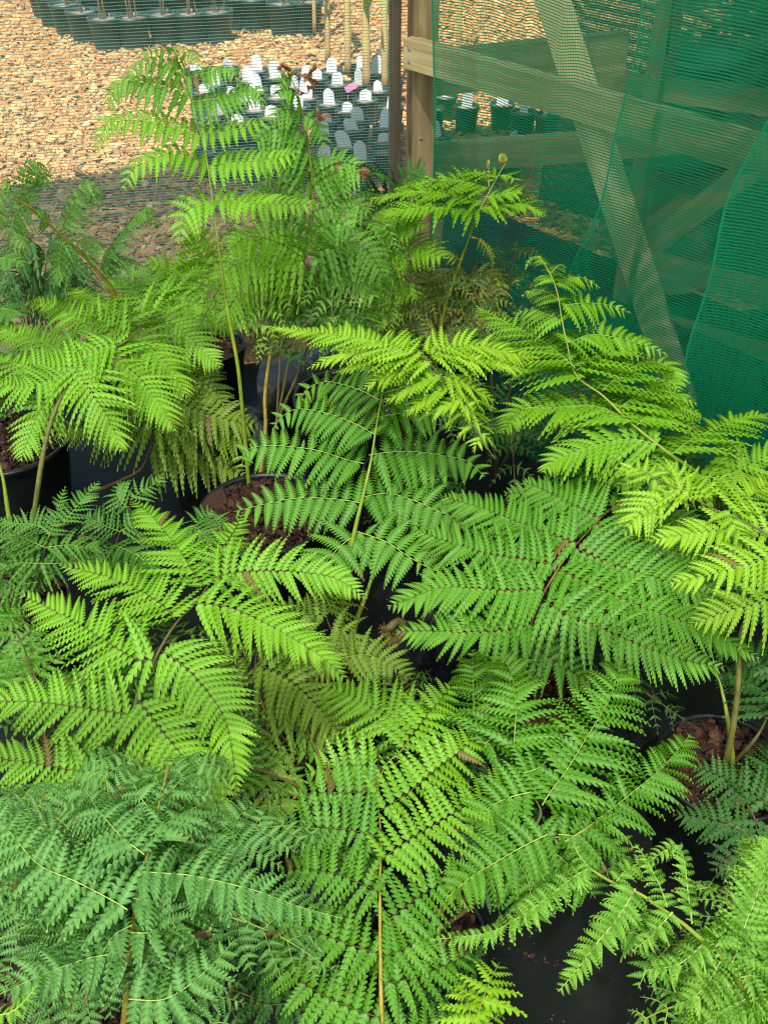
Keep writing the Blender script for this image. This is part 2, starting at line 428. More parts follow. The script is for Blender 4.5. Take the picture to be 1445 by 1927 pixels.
def pinna_mesh(name, axis, W, sty, parent, seed):
    rng = np.random.default_rng(seed)
    P = catmull(axis, 60)
    P, Lp = resample(P, 80)
    sp = sty['sp'] * 1.05
    n = max(4, int(Lp / sp))
    ts = (np.arange(n) + .5) / n
    ts = ts ** .93
    T = np.gradient(P, axis=0); T /= np.linalg.norm(T, axis=1)[:, None]
    tocam = nrm(C0 - P[40])
    Nn = nrm(UP * (1 - sty['tilt']) + tocam * sty['tilt'] + np.append(rng.normal(0, sty['jit'], 2), 0))
    if 'N' in sty: Nn = nrm(np.array(sty['N']) + rng.normal(0, .05, 3))
    idx = ts * 79
    i0 = np.clip(idx.astype(int), 0, 78); fr = (idx - i0)[:, None]
    B = P[i0] * (1 - fr) + P[i0 + 1] * fr
    TT = T[i0]
    VV, TO, cnt = [], [], 0
    Vt, loops, sizes = template(sty['K'] + 1, min(.84, sty['depth'] + .08), sty['fwd'] * 1.1)
    LO, SZ = [], []
    tone0 = rng.normal(0, .06)
    curl = sty['curl']
    for s in (-1, 1):
        off = rng.uniform(-.3, .3) / n
        t2 = np.clip(ts + off, 0.004, .997)
        idx = t2 * 79; i0 = np.clip(idx.astype(int), 0, 78); fr = (idx - i0)[:, None]
        B = P[i0] * (1 - fr) + P[i0 + 1] * fr
        TT = T[i0]
        q = sty['q']
        prof = np.minimum(1, min(.97, sty['b0'] + .2) + t2 * 3.2) * (1 - t2 ** sty['pw']) ** q
        ln = W * np.maximum(.05, prof) * rng.uniform(.84, 1.07, n) * np.where(rng.random(n) < .018, .35, 1.0)
        th = np.radians(sty['a0'] + (sty['a1'] - sty['a0']) * t2 ** 1.2 + rng.normal(0, 4.5, n))
        Nl = np.tile(Nn, (n, 1))
        Nl = Nl - (Nl * TT).sum(1)[:, None] * TT
        Nl /= np.linalg.norm(Nl, axis=1)[:, None]
        Sd = np.cross(Nl, TT) * s
        lift = np.radians(sty['lift'] + rng.normal(0, 7, n))[:, None]
        D = np.cos(th)[:, None] * TT + np.sin(th)[:, None] * (Sd * np.cos(lift) + Nl * np.sin(lift))
        D /= np.linalg.norm(D, axis=1)[:, None]
        tw = rng.normal(0, sty['twist'], n)[:, None]
        Y0 = np.cross(Nl, D); Y0 /= np.linalg.norm(Y0, axis=1)[:, None]
        Z0 = np.cross(D, Y0)
        Yv = Y0 * np.cos(tw) + Z0 * np.sin(tw); Zv = np.cross(D, Yv)
        wd = np.minimum(sp * sty['wf'] * 1.36 * (1.0 - .2 * t2), ln * .46) * .5
        u, v, h = Vt[:, 0], Vt[:, 1], Vt[:, 2]
        dr = (sty['droop'] + rng.normal(0, .05, n))
        X = (B[:, None, :] + D[:, None, :] * (u[None, :, None] * ln[:, None, None])
             + Yv[:, None, :] * (v[None, :, None] * wd[:, None, None])
             + Zv[:, None, :] * (h[None, :, None] * wd[:, None, None] * sty['relief'])
             - UP[None, None, :] * ((dr * ln)[:, None] * (u ** 2)[None, :])[:, :, None]
             - Nl[:, None, :] * ((curl * ln)[:, None] * (np.maximum(0, u) ** 3)[None, :])[:, :, None]
             + TT[:, None, :] * ((sty['sweep'] * ln)[:, None] * (u ** 2)[None, :])[:, :, None])
        base = .40 + tone0 + .30 * t2 ** 1.5 + rng.normal(0, .07, n)
        to = np.zeros((n, len(Vt), 4)); to[:, :, 3] = 1
        to[:, :, 0] = base[:, None] + .20 * u[None, :] ** 1.5 - .05
        br = np.where(rng.random(n) < .005, 1.0, 0.0)[:, None] * .8 + np.where(rng.random(n) < .05, 1.0, 0.0)[:, None] * (np.clip(u, 0, 1)[None, :] ** 5) * .9
        to[:, :, 2] = np.clip(br, 0, 1)
        to[:, :, 1] = np.clip(Vt[:, 3], 0, 1)[None, :] * .8
        VV.append(X.reshape(-1, 3)); TO.append(to.reshape(-1, 4))
        for k in range(n):
            LO.append(loops + cnt + k * len(Vt)); SZ.append(sizes)
        cnt += n * len(Vt)
    # axis rib
    mbv = []
    nr = 24
    R, _ = resample(P, nr)
    rr = np.linspace(sty['rr'], sty['rr'] * .3, nr) * .72
    seg = 5
    Tt = np.gradient(R, axis=0); Tt /= np.linalg.norm(Tt, axis=1)[:, None]
    U = np.cross(Tt, Nn); U /= np.maximum(1e-6, np.linalg.norm(U, axis=1))[:, None]; Wv = np.cross(U, Tt)
    ang = np.arange(seg) * 2 * math.pi / seg
    ring = R[:, None, :] + rr[:, None, None] * (np.cos(ang)[None, :, None] * U[:, None, :] + np.sin(ang)[None, :, None] * Wv[:, None, :])
    ring = ring - Nn * sty['rr'] * .25
    VV.append(ring.reshape(-1, 3)); tt = np.full((nr * seg, 4), .5); TO.append(tt)
    rl = []
    for i in range(nr - 1):
        for k in range(seg):
            rl.append([cnt + i * seg + k, cnt + i * seg + (k + 1) % seg, cnt + (i + 1) * seg + (k + 1) % seg, cnt + (i + 1) * seg + k])
    nl = sum(len(s_) for s_ in SZ)
    LO.append(np.array(rl).ravel()); SZ.append(np.full(len(rl), 4))
    SZ = np.concatenate(SZ)
    mi = np.concatenate([np.zeros(nl), np.ones(len(rl))])
    return tri_mesh(name, np.concatenate(VV), np.concatenate(LO), SZ, [LEAF[sty['leaf']], RIB[sty['rib']]], mi, np.concatenate(TO), parent)


BASE = dict(leaf='mid', rib='green', sp=.0115, K=8, depth=.66, fwd=.045, tilt=.35, jit=.12, q=.8, pw=1.4, b0=.72, a0=82, a1=52,
            lift=4, twist=.16, wf=1.12, droop=.12, curl=.06, sweep=.10, relief=.9, rr=.0013)


def sty(**k):
    d = dict(BASE); d.update(k); return d


_seed = [100]
class Fern:
    def __init__(s, name, label, loc, cat='fern', group=None):
        s.root = empty(name, loc, label, cat, group)

    def frond(s, st, rach, pins, mode='z', r0=.004, r1=.0012, stem='stemgreen', hairs=0, Wk=1.0, label=None, curl=None):
        un = (lambda x, y, q: pz(x, y, q)) if mode == 'z' else (lambda x, y, q: py_(x, y, q))
        P = catmull([un(*p) if len(p) == 3 else np.array(p[:3]) for p in rach], 70)
        mb = MB()
        n = len(P)
        t = np.linspace(0, 1, n)
        sink_r = 1.0 - .35 * np.clip((t - .35) / .3, 0, 1)
        P = P - UP * (.012 * np.clip((t - .3) / .3, 0, 1) * (1 - t ** 6))[:, None]
        mb.tube(P, (r0 * (1 - t) + r1 * t) * sink_r, 8)
        if curl is not None:
            # coiled crosier at the tip, in the plane of the stalk and up
            Tt = nrm(P[-1] - P[-4]); side = nrm(np.cross(Tt, curl[1])); nn = nrm(np.cross(side, Tt))
            R = curl[0]; cs = []
            for k in range(30):
                a = k / 29 * 3.6 * math.pi; rr = R * (1 - .78 * k / 29)
                cs.append(P[-1] + nn * R - nn * rr * math.cos(a) + Tt * rr * math.sin(a))
            mb.tube(cs, np.linspace(r1 * 1.6, r1 * 1.1, 30), 7, mat=0)
            for k in range(60):
                c = cs[k % 28]; d = nrm(np.random.default_rng(k).normal(0, 1, 3)); w = nrm(np.cross(d, Tt)) * r1 * .9
                c = np.array(c)
                mb.add([c - w, c + w, c + d * r1 * 4.5], [(0, 1, 2)], 1)
        if hairs:
            rg = np.random.default_rng(hairs)
            for k in range(hairs):
                i = int(rg.uniform(0, .38) ** 1.2 * n); c = P[i]; d = nrm(rg.normal(0, 1, 3) + UP * .2)
                w = nrm(np.cross(d, UP)) * .00035
                L = rg.uniform(.5, 1) * .011
                mb.add([c - w, c + w, c + d * L], [(0, 1, 2)], 1)
        fo = mb.build('frond', [RIB[stem], HAIR], s.root, smooth=True)
        if label: fo['label'] = label
        for p in pins:
            st2 = st
            if isinstance(p[0], dict): st2 = dict(st); st2.update(p[0]); p = p[1:]
            W, z0, z1, xy = p[0], p[1], p[2], p[3:]
            k = len(xy) // 2
            pts = [un(xy[2 * i], xy[2 * i + 1], z0 + (z1 - z0) * (i / (k - 1)) ** 1.3) for i in range(k)]
            c = np.mean(pts, 0)
            depth = np.dot(c - C0, np.array([0, CP, -SP]))
            _seed[0] += 1
            pinna_mesh('pinna', pts, W * Wk * 1.34 * depth / F, st2, fo, _seed[0])
        return fo

    def auto(s, st, pts3, L, Wf=.22, npair=9, start=.3, droop=.25, r0=.0035, stem='stemgreen', ang=68, up=UP, label=None):
        P = catmull(pts3, 60); P, Lr = resample(P, 61)
        mb = MB(); t = np.linspace(0, 1, 61)
        mb.tube(P, r0 * (1 - t) + .0008 * t, 6)
        fo = mb.build('frond', [RIB[stem]], s.root, smooth=True)
        if label: fo['label'] = label
        rg = np.random.default_rng(_seed[0])
        for k in range(npair):
            u = start + (1 - start) * (k + .3) / npair
            x = (u - start) / (1 - start)
            ln = L * min(1, .65 + 1.2 * x) * (1 - x ** 1.5) ** .75 + .012
            i = int(u * 60); B = P[i]; T = nrm(P[min(60, i + 1)] - P[max(0, i - 1)])
            Sd = nrm(np.cross(up, T))
            for sg in (-1, 1):
                a = math.radians(ang - 18 * x + rg.normal(0, 4))
                D = math.cos(a) * T + math.sin(a) * Sd * sg
                l2 = ln * rg.uniform(.88, 1.08)
                pts = [B, B + D * l2 * .5 + UP * l2 * .03, B + D * l2 + T * l2 * .10 - UP * l2 * droop * rg.uniform(.7, 1.3)]
                _seed[0] += 1
                pinna_mesh('pinna', pts, l2 * Wf, st, fo, _seed[0])
        # tip
        pinna_mesh('pinna', [P[52], P[57], P[60] + (P[60] - P[57]) * 1.2], .018, st, fo, _seed[0] + 7777)
        return fo


# ------------------------------------------------------------------ the ferns
# every frond is traced as a real space curve: image column/row of a point and its height (or distance) fix where it hangs
def V3(*a): return np.array(a, float)

# ---- E: broad bright frond at the left
fE = Fern('fern', 'bright green fern with one broad flat frond at the left above two hairy stalks', pz(30, 1130, .2))
st = sty(leaf='bright', sp=.0105, W=1, a0=74, a1=42, q=.75, pw=1.2, b0=.62, K=7, wf=1.1, depth=0.58, droop=.16, sweep=.16, tilt=.45, rr=.0011)
fE.frond(st, [(58, 1060, .22), (70, 930, .38), (95, 800, .50), (140, 705, .565), (205, 655, .585), (250, 622, .60), (292, 580, .60), (322, 543, .585), (350, 512, .56)], [
    (62, .60, .53, 246, 626, 180, 610, 143, 600, 100, 573, 43, 568),
    (60, .60, .54, 262, 612, 217, 588, 173, 557, 120, 536),
    (55, .60, .55, 292, 585, 267, 567, 235, 536, 190, 527),
    (46, .59, .56, 312, 555, 296, 530, 270, 514, 237, 510),
    (42, .57, .54, 330, 535, 345, 515, 375, 505, 400, 512),
    (58, .59, .50, 300, 548, 333, 556, 372, 573, 405, 598, 444, 630),
    (68, .60, .49, 262, 590, 300, 596, 340, 620, 374, 652, 414, 692),
    (74, .595, .47, 222, 615, 262, 634, 300, 670, 330, 706, 354, 748),
    (76, .585, .455, 180, 655, 220, 680, 258, 708, 293, 750, 330, 811),
    (76, .575, .44, 138, 690, 165, 727, 190, 765, 210, 800, 229, 849),
    (66, .56, .43, 108, 722, 90, 745, 63, 800, 38, 868),
    (66, .595, .53, 218, 645, 140, 668, 70, 640, -60, 600),
    (62, .575, .53, 160, 690, 60, 690, -10, 672, -70, 655),
    (50, .565, .53, 120, 700, 60, 725, 0, 722, -50, 700),
], r0=.0062, r1=.0016, stem='olive', hairs=160)
fE.frond(sty(leaf='mid', K=6), [(28, 1055, .22), (14, 950, .34), (-2, 870, .43), (-40, 790, .5), (-80, 760, .52)], [
    (45, .50, .45, -40, 790, -30, 740, 0, 700, 20, 690)], r0=.006, stem='stemgreen', hairs=140)

# ---- A: bluish fern, nearest at the bottom left
fA = Fern('fern', 'bluish green fern nearest the camera at the bottom left with yellow brown stalk', pz(150, 1880, .2))
st = sty(leaf='blue', rib='pale', sp=.0112, K=6, depth=0.70, a0=86, a1=60, q=.7, pw=1.7, b0=.75, wf=1.16, droop=.08, curl=.22, tilt=.3, twist=.42, jit=.2, rr=.0013, relief=1.5, lift=10)
fA.frond(st, [(225, 2010, .22), (236, 1900, .36), (247, 1760, .50), (262, 1650, .58), (282, 1575, .60), (300, 1500, .585), (318, 1440, .56)], [
    (72, .585, .59, 240, 1712, 213, 1695, 140, 1657, 73, 1627, 20, 1567, -60, 1480),
    (66, .60, .56, 272, 1608, 225, 1570, 183, 1520, 160, 1485),
    (58, .60, .54, 284, 1572, 320, 1545, 352, 1528, 398, 1500),
    (70, .59, .57, 262, 1640, 310, 1643, 370, 1649, 482, 1676, 560, 1705, 645, 1728),
    (62, .55, .53, 247, 1755, 290, 1752, 340, 1718, 375, 1695, 425, 1650),
    (66, .50, .52, 243, 1880, 300, 1882, 345, 1862, 400, 1815, 440, 1770),
    (66, .52, .56, 244, 1795, 180, 1800, 110, 1822, 50, 1848, -40, 1890),
    (48, .57, .53, 250, 1690, 300, 1700, 330, 1745, 350, 1790),
    (42, .55, .50, 250, 1740, 215, 1760, 190, 1800, 170, 1840),
    (40, .58, .53, 298, 1510, 330, 1480, 345, 1455, 350, 1435),
    (40, .58, .54, 292, 1535, 265, 1500, 250, 1470, 240, 1440),
], r0=.0050, r1=.0016, stem='gold')
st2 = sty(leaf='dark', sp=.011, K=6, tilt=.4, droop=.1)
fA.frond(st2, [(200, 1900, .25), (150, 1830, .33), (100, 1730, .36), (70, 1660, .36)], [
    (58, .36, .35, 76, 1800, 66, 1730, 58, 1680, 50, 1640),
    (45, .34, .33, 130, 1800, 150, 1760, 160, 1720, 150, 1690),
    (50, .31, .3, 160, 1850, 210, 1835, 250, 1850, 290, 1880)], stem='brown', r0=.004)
fA.frond(sty(leaf='bright', rib='pale', sp=.008, K=5, curl=.3, droop=.0, tilt=.2), [(150, 1960, .4), (60, 1935, .5), (0, 1930, .56), (-40, 1905, .58)], [
    (26, .56, .60, -20, 1912, 20, 1905, 50, 1880, 72, 1850)], stem='gold', r0=.0035)

ab = dict(st, leaf='blue', rib='green', twist=.4, sp=.0092, rr=.0009, wf=1.25)
ac = pz(250, 1700, .46)
for az, L, hh in [(175, .24, .06), (205, .24, .03), (145, .24, .08), (110, .22, .09), (25, .26, .05), (-15, .26, .02), (-50, .22, -.01), (65, .22, .09), (235, .2, -.02)]:
    a = math.radians(az); d = V3(math.cos(a), math.sin(a), 0)
    fA.auto(ab, [ac - UP * .1, ac + d * L * .3 + UP * hh * .8, ac + d * L * .7 + UP * hh, ac + d * L + UP * (hh - .05)], .085, Wf=.46, npair=9, start=.1, stem='green', r0=.0014)
# ---- B: big fern left of centre, its tip pointing up and away
fB = Fern('fern', 'large bright green fern left of centre with dark ribs on its leaves', pz(95, 1570, .2))
st = sty(leaf='bright', rib='brown', sp=.0110, K=8, depth=0.64, a0=72, a1=44, q=.80, pw=1.15, b0=.62, wf=1.05, droop=.13, tilt=.35, sweep=.14, rr=.0014)
fB.frond(st, [(110, 1585, .22), (165, 1520, .36), (205, 1440, .44), (250, 1335, .49), (290, 1235, .52), (330, 1163, .53), (365, 1128, .53), (396, 1086, .52), (414, 1048, .51), (435, 1000, .50)], [
    (86, .525, .49, 305, 1225, 340, 1248, 380, 1288, 417, 1340, 434, 1395, 447, 1494),
    (86, .50, .46, 262, 1320, 292, 1358, 335, 1412, 380, 1460, 410, 1520, 424, 1616),
    (84, .53, .47, 362, 1134, 430, 1143, 490, 1168, 545, 1198, 600, 1232, 655, 1282),
    (76, .52, .50, 398, 1088, 450, 1076, 530, 1074, 605, 1081, 650, 1098, 690, 1127),
    (78, .52, .50, 384, 1103, 365, 1078, 330, 1025, 285, 970, 246, 937),
    (46, .51, .505, 408, 1062, 412, 1040, 440, 1000, 459, 962),
    (82, .53, .51, 330, 1166, 305, 1138, 260, 1110, 200, 1085, 112, 1062),
    (90, .52, .50, 292, 1240, 255, 1240, 190, 1200, 120, 1158, 33, 1116),
    (90, .49, .47, 252, 1345, 190, 1336, 130, 1328, 60, 1320, -75, 1318),
    (86, .46, .44, 212, 1448, 150, 1450, 80, 1438, 10, 1428, -80, 1412),
    (78, .45, .40, 225, 1425, 262, 1445, 290, 1490, 320, 1560),
], r0=.0050, r1=.0014, stem='brown', hairs=60)
fB.frond(sty(leaf='blue', sp=.011, K=6, tilt=.3), [(110, 1570, .22), (120, 1480, .30), (128, 1400, .35), (150, 1290, .38)], [
    (66, .37, .33, 135, 1330, 90, 1300, 60, 1285),
    (66, .36, .33, 140, 1330, 200, 1300, 250, 1300),
    (72, .34, .31, 128, 1400, 220, 1410, 270, 1440),
    (60, .30, .28, 120, 1470, 180, 1500, 230, 1560)], stem='brown', r0=.004)
fB.frond(sty(leaf='blue', sp=.011, K=6, tilt=.3), [(90, 1600, .22), (60, 1620, .30), (20, 1600, .36), (-40, 1540, .42)], [
    (66, .38, .35, 0, 1585, 20, 1540, 30, 1490, 28, 1450),
    (60, .32, .30, 50, 1625, 80, 1570, 85, 1540, 80, 1510),
    (60, .34, .33, 30, 1605, -10, 1640, -30, 1680)], stem='brown', r0=.004)

# ---- F: tall fern rising from the centre pot
fF = Fern('fern', 'tall slender fern with tiered bright fronds against the sunlit wood chips', pz(470, 925, .2))
st = sty(leaf='bright', rib='green', sp=.0150, K=6, depth=0.56, a0=84, a1=52, q=.62, pw=1.8, b0=.6, wf=1.02, droop=.30, lift=6, tilt=.55, rr=.0013, sweep=.12)
cu = dict(leaf='mid', curl=.35, droop=.45, sp=.012)
fF.frond(st, [(470, 928, 1.93), (458, 790, 1.95), (448, 690, 1.96), (430, 590, 1.98), (414, 480, 2.0), (396, 340, 2.04), (384, 270, 2.06), (366, 205, 2.08), (350, 155, 2.10), (338, 120, 2.10)], [
    (39, 2.045, 1.98, 398, 378, 370, 383, 348, 402, 341, 425, 338, 454),
    (33, 2.045, 1.92, 399, 376, 440, 377, 480, 382, 540, 384, 605, 383),
    (33, 2.055, 1.96, 393, 312, 355, 296, 321, 288, 280, 302, 250, 318, 231, 358),
    (33, 2.055, 1.97, 392, 312, 430, 306, 470, 303, 520, 297, 566, 283),
    (32, 2.07, 1.98, 376, 255, 330, 237, 275, 227, 225, 227, 198, 238, 180, 290),
    (30, 2.07, 2.02, 376, 250, 410, 248, 445, 243, 480, 232, 506, 218),
    (cu, 31, 2.085, 2.02, 360, 185, 330, 168, 290, 160, 250, 152, 222, 158, 207, 185, 209, 212),
    (cu, 31, 2.085, 2.02, 360, 192, 400, 186, 440, 174, 468, 164, 487, 172, 496, 206),
    (cu, 24, 2.09, 2.03, 348, 145, 320, 122, 290, 116, 262, 124, 250, 138, 246, 152),
    (cu, 25, 2.09, 2.03, 348, 148, 390, 136, 420, 128, 440, 134, 449, 164),
    (cu, 18, 2.10, 2.04, 340, 118, 310, 98, 285, 94, 262, 106),
    (cu, 18, 2.10, 2.04, 340, 118, 350, 98, 366, 100, 376, 130),
    (cu, 15, 2.10, 2.06, 338, 120, 328, 140, 318, 150, 312, 165),
    (cu, 15, 2.10, 2.06, 336, 112, 325, 92, 340, 88, 352, 98),
], mode='y', r0=.0052, r1=.0018, stem='stemgreen', hairs=60)

# ---- G: fern behind with drooping pinnae, withered at its top
fG = Fern('fern', 'tall dense fern beside the timber post with a withered brown tip', pz(486, 918, .2))
st = sty(leaf='mid', rib='brown', sp=.0118, K=5, depth=0.70, a0=88, a1=60, q=.6, pw=2.0, b0=.8, wf=.98, droop=.34, tilt=.6, jit=.2, twist=.25, lift=-4)
br = dict(leaf='bright')
fG.frond(st, [(486, 922, 1.95), (494, 860, 1.99), (500, 800, 2.03), (499, 740, 2.07), (512, 650, 2.12), (530, 585, 2.18), (560, 520, 2.22), (577, 465, 2.24), (585, 420, 2.26), (588, 349, 2.27), (578, 250, 2.29), (562, 180, 2.3), (540, 130, 2.3)], [
    (50, 2.26, 2.22, 588, 350, 615, 332, 650, 320, 685, 330),
    (60, 2.25, 2.2, 585, 400, 620, 385, 660, 380, 690, 400),
    (58, 2.25, 2.2, 584, 430, 550, 420, 520, 430, 490, 460),
    (54, 2.26, 2.2, 586, 370, 550, 355, 510, 360, 470, 375),
    (50, 2.27, 2.23, 586, 330, 550, 300, 520, 300, 480, 312),
    (40, 2.28, 2.25, 577, 252, 540, 240, 505, 245, 480, 270),
    (44, 2.28, 2.25, 582, 290, 545, 275, 515, 275, 490, 290),
    (32, 2.29, 2.26, 570, 215, 545, 205, 525, 210, 510, 225),
    (30, 2.29, 2.26, 565, 185, 545, 170, 530, 172, 520, 180),
    (24, 2.29, 2.26, 572, 215, 590, 225, 605, 250, 612, 275),
    (20, 2.29, 2.27, 548, 150, 535, 142, 528, 150, 524, 165),
    (44, 2.27, 2.23, 588, 335, 620, 312, 645, 305, 672, 310),
    (46, 2.25, 2.2, 580, 455, 610, 440, 640, 450, 665, 480),
], mode='y', r0=.0055, r1=.0016, stem='gold', hairs=90)
fG.frond(st, [(486, 922, 1.95), (520, 800, 2.1), (560, 700, 2.2), (590, 600, 2.2), (590, 540, 2.16), (578, 490, 2.10)], [
    (br, 62, 2.12, 2.0, 575, 492, 525, 482, 480, 486, 440, 500, 405, 530),
    (br, 58, 2.14, 2.02, 570, 510, 520, 515, 470, 535, 440, 565, 425, 600),
    (br, 48, 2.16, 2.02, 560, 545, 515, 560, 470, 580, 440, 612),
    (br, 50, 2.12, 2.0, 572, 485, 520, 455, 470, 445, 430, 470),
    (58, 2.14, 2.05, 596, 475, 640, 490, 672, 515, 705, 560),
    (60, 2.14, 2.05, 588, 520, 635, 555, 665, 590, 695, 630),
    (54, 2.16, 2.06, 582, 540, 600, 590, 620, 620, 640, 640),
    (50, 2.16, 2.06, 560, 535, 545, 575, 540, 600, 545, 630),
    (56, 2.12, 2.05, 580, 480, 600, 440, 630, 420, 660, 430),
    (56, 2.12, 2.05, 600, 470, 650, 455, 690, 470, 722, 520),
    (50, 2.17, 2.08, 595, 540, 650, 600, 690, 600, 715, 620),
], mode='y', r0=.005, r1=.0018, stem='brown')

gl = sty(leaf='mid', rib='brown', sp=.0115, K=5, tilt=.5, droop=.3, a0=84, twist=.3, curl=.15)
gc = py_(585, 520, 2.26)
for az, L, hh, lf in [(190, .26, .10, 'bright'), (215, .30, .06, 'mid'), (250, .30, .04, 'bright'), (285, .28, .06, 'mid'), (320, .28, .08, 'mid'), (355, .24, .14, 'mid'), (160, .22, .16, 'mid')]:
    a = math.radians(az); d = V3(math.cos(a), math.sin(a), 0)
    fG.auto(dict(gl, leaf=lf), [gc, gc + d * L * .3 + UP * hh * .8, gc + d * L * .7 + UP * hh, gc + d * L + UP * (hh - .10)], .085, Wf=.34, npair=7, start=.2, stem='brown', r0=.002)
# ---- H: fern at the curtain, frond seen edge on with coiled crosiers
fH = Fern('fern', 'fern on a bare slanting stalk before the green curtain, small coiled crosiers on it', py_(822, 690, 2.42))
st = sty(leaf='bright', rib='green', sp=.0115, K=5, depth=0.60, a0=74, a1=46, q=.8, pw=1.3, b0=.6, droop=.06, tilt=.0, jit=.05, lift=2)
fH.frond(st, [(820, 690, 2.42), (828, 620, 2.42), (856, 520, 2.41), (880, 450, 2.40), (897, 398, 2.39), (915, 365, 2.42), (935, 330, 2.46), (952, 305, 2.49)], [
    (64, 2.39, 2.3, 900, 395, 850, 392, 790, 390, 700, 405),
    (56, 2.39, 2.33, 902, 392, 950, 385, 990, 385, 1027, 405),
    (64, 2.41, 2.42, 908, 380, 850, 365, 780, 360, 690, 375),
    (60, 2.44, 2.5, 920, 355, 870, 340, 810, 340, 740, 355),
    (44, 2.41, 2.38, 915, 370, 945, 365, 975, 358, 985, 350),
    (40, 2.46, 2.55, 935, 335, 905, 325, 870, 330, 820, 335),
    (30, 2.46, 2.42, 938, 330, 955, 330, 965, 335, 972, 338),
], mode='y', r0=.0055, r1=.002, stem='stemgreen', curl=(.012, (0, .6, 1)))
hs = sty(leaf='olive', rib='gold', sp=.008, K=4, curl=.5, droop=.3, depth=.4)
fH.frond(hs, [(884, 445, 2.4), (905, 452, 2.39), (920, 465, 2.38), (926, 490, 2.38)], [(12, 2.39, 2.38, 900, 450, 920, 465, 928, 488, 925, 510)], mode='y', r0=.0022, stem='gold')
fH.frond(hs, [(866, 490, 2.4), (850, 478, 2.39), (835, 472, 2.38), (815, 462, 2.38)], [(13, 2.39, 2.38, 862, 488, 845, 475, 830, 470, 812, 462)], mode='y', r0=.0022, stem='gold')
fH.frond(hs, [(915, 370, 2.41), (940, 385, 2.39), (948, 400, 2.38), (950, 425, 2.38)], [(13, 2.39, 2.38, 930, 378, 946, 392, 950, 405, 950, 428)], mode='y', r0=.0022, stem='gold')
fH.frond(hs, [(920, 352, 2.43), (918, 325, 2.45), (920, 310, 2.46)], [(12, 2.44, 2.46, 920, 345, 919, 325, 920, 315)], mode='y', r0=.002, stem='gold', curl=(.010, (0, .6, 1)))

# ---- H2: low frond between the post and G
fJ = Fern('fern', 'light green fern with long parted fronds just left of the post foot', py_(720, 640, 2.5))
st = sty(leaf='bright', sp=.016, K=6, a0=70, a1=45, q=.7, b0=.7, droop=.2, tilt=.4, wf=.8)
fJ.frond(st, [(715, 640, 2.5), (705, 560, 2.48), (695, 500, 2.45), (690, 460, 2.42), (678, 420, 2.42)], [
    (62, 2.44, 2.3, 694, 470, 740, 462, 790, 468, 842, 487),
    (50, 2.43, 2.3, 690, 445, 730, 430, 770, 425, 800, 428),
    (44, 2.43, 2.35, 685, 430, 720, 415, 750, 412, 775, 415),
    (50, 2.46, 2.36, 700, 500, 735, 520, 760, 540, 780, 565),
    (50, 2.47, 2.4, 703, 530, 720, 560, 730, 590, 735, 615)], mode='y', stem='rust', r0=.005)
fJ.frond(sty(leaf='dark', sp=.015, K=5, tilt=.4), [(720, 640, 2.55), (730, 560, 2.6), (745, 450, 2.66), (760, 340, 2.7)], [
    (62, 2.68, 2.6, 750, 400, 720, 375, 690, 360, 670, 365),
    (56, 2.7, 2.6, 756, 365, 730, 335, 705, 325, 690, 325),
    (50, 2.7, 2.7, 758, 345, 775, 325, 790, 318, 805, 320),
    (56, 2.66, 2.6, 746, 430, 720, 425, 690, 420, 672, 430),
    (56, 2.66, 2.6, 748, 420, 780, 400, 800, 395, 820, 400)], mode='y', stem='brown', r0=.004)

# ---- I: old rusty clump
fI = Fern('fern', 'old fern with rust edged fronds drooping in a dome by the curtain', py_(860, 660, 2.62))
st = sty(leaf='rusty', rib='gold', sp=.0135, K=6, a0=86, a1=62, q=.5, b0=.85, droop=.45, lift=-10, tilt=.45, depth=0.72, twist=.2)
fI.frond(st, [(850, 690, 2.62), (858, 620, 2.62), (868, 560, 2.6), (880, 515, 2.56)], [
    (56, 2.58, 2.45, 872, 535, 900, 512, 925, 520, 942, 555),
    (56, 2.58, 2.45, 872, 545, 840, 530, 800, 545, 762, 585),
    (60, 2.56, 2.42, 876, 530, 905, 545, 920, 575, 930, 610),
    (60, 2.56, 2.4, 872, 545, 880, 575, 890, 600, 895, 630),
    (60, 2.57, 2.4, 868, 560, 835, 565, 800, 590, 780, 625),
    (58, 2.57, 2.4, 866, 570, 850, 595, 845, 620, 845, 645),
    (50, 2.56, 2.5, 880, 518, 860, 508, 840, 512, 820, 525)], mode='y', stem='brown', r0=.005)
for k, (x, y) in enumerate([(740, 600), (790, 640), (900, 640), (860, 640)]):
    fI.frond(sty(leaf='olive', sp=.012, K=5), [(855, 690, 2.62), (x * .5 + 430, y - 10, 2.6), (x, y, 2.5)], [
        (44, 2.55, 2.45, x * .4 + 513, y + 3, x + 10, y - 15, x - 25, y + 5),
        (40, 2.55, 2.45, x * .5 + 428, y, x + 20, y + 15, x + 25, y + 45)], mode='y', r0=.003)

ic = py_(865, 640, 2.6)
for k, az in enumerate([185, 210, 235, 262, 290, 318, 345, 20, 150]):
    a = math.radians(az); d = V3(math.cos(a), math.sin(a), 0); L = .26 + .04 * (k % 3); hh = .20 + .05 * (k % 2)
    fI.auto(sty(leaf='olive' if k % 3 else 'rusty', rib='gold', sp=.0115, K=5, tilt=.5, droop=.35, a0=84, twist=.25), [ic, ic + d * L * .25 + UP * hh * .8, ic + d * L * .65 + UP * hh, ic + d * L + UP * (hh - .12)], .085, Wf=.34, npair=8, start=.15, stem='brown', r0=.0025)
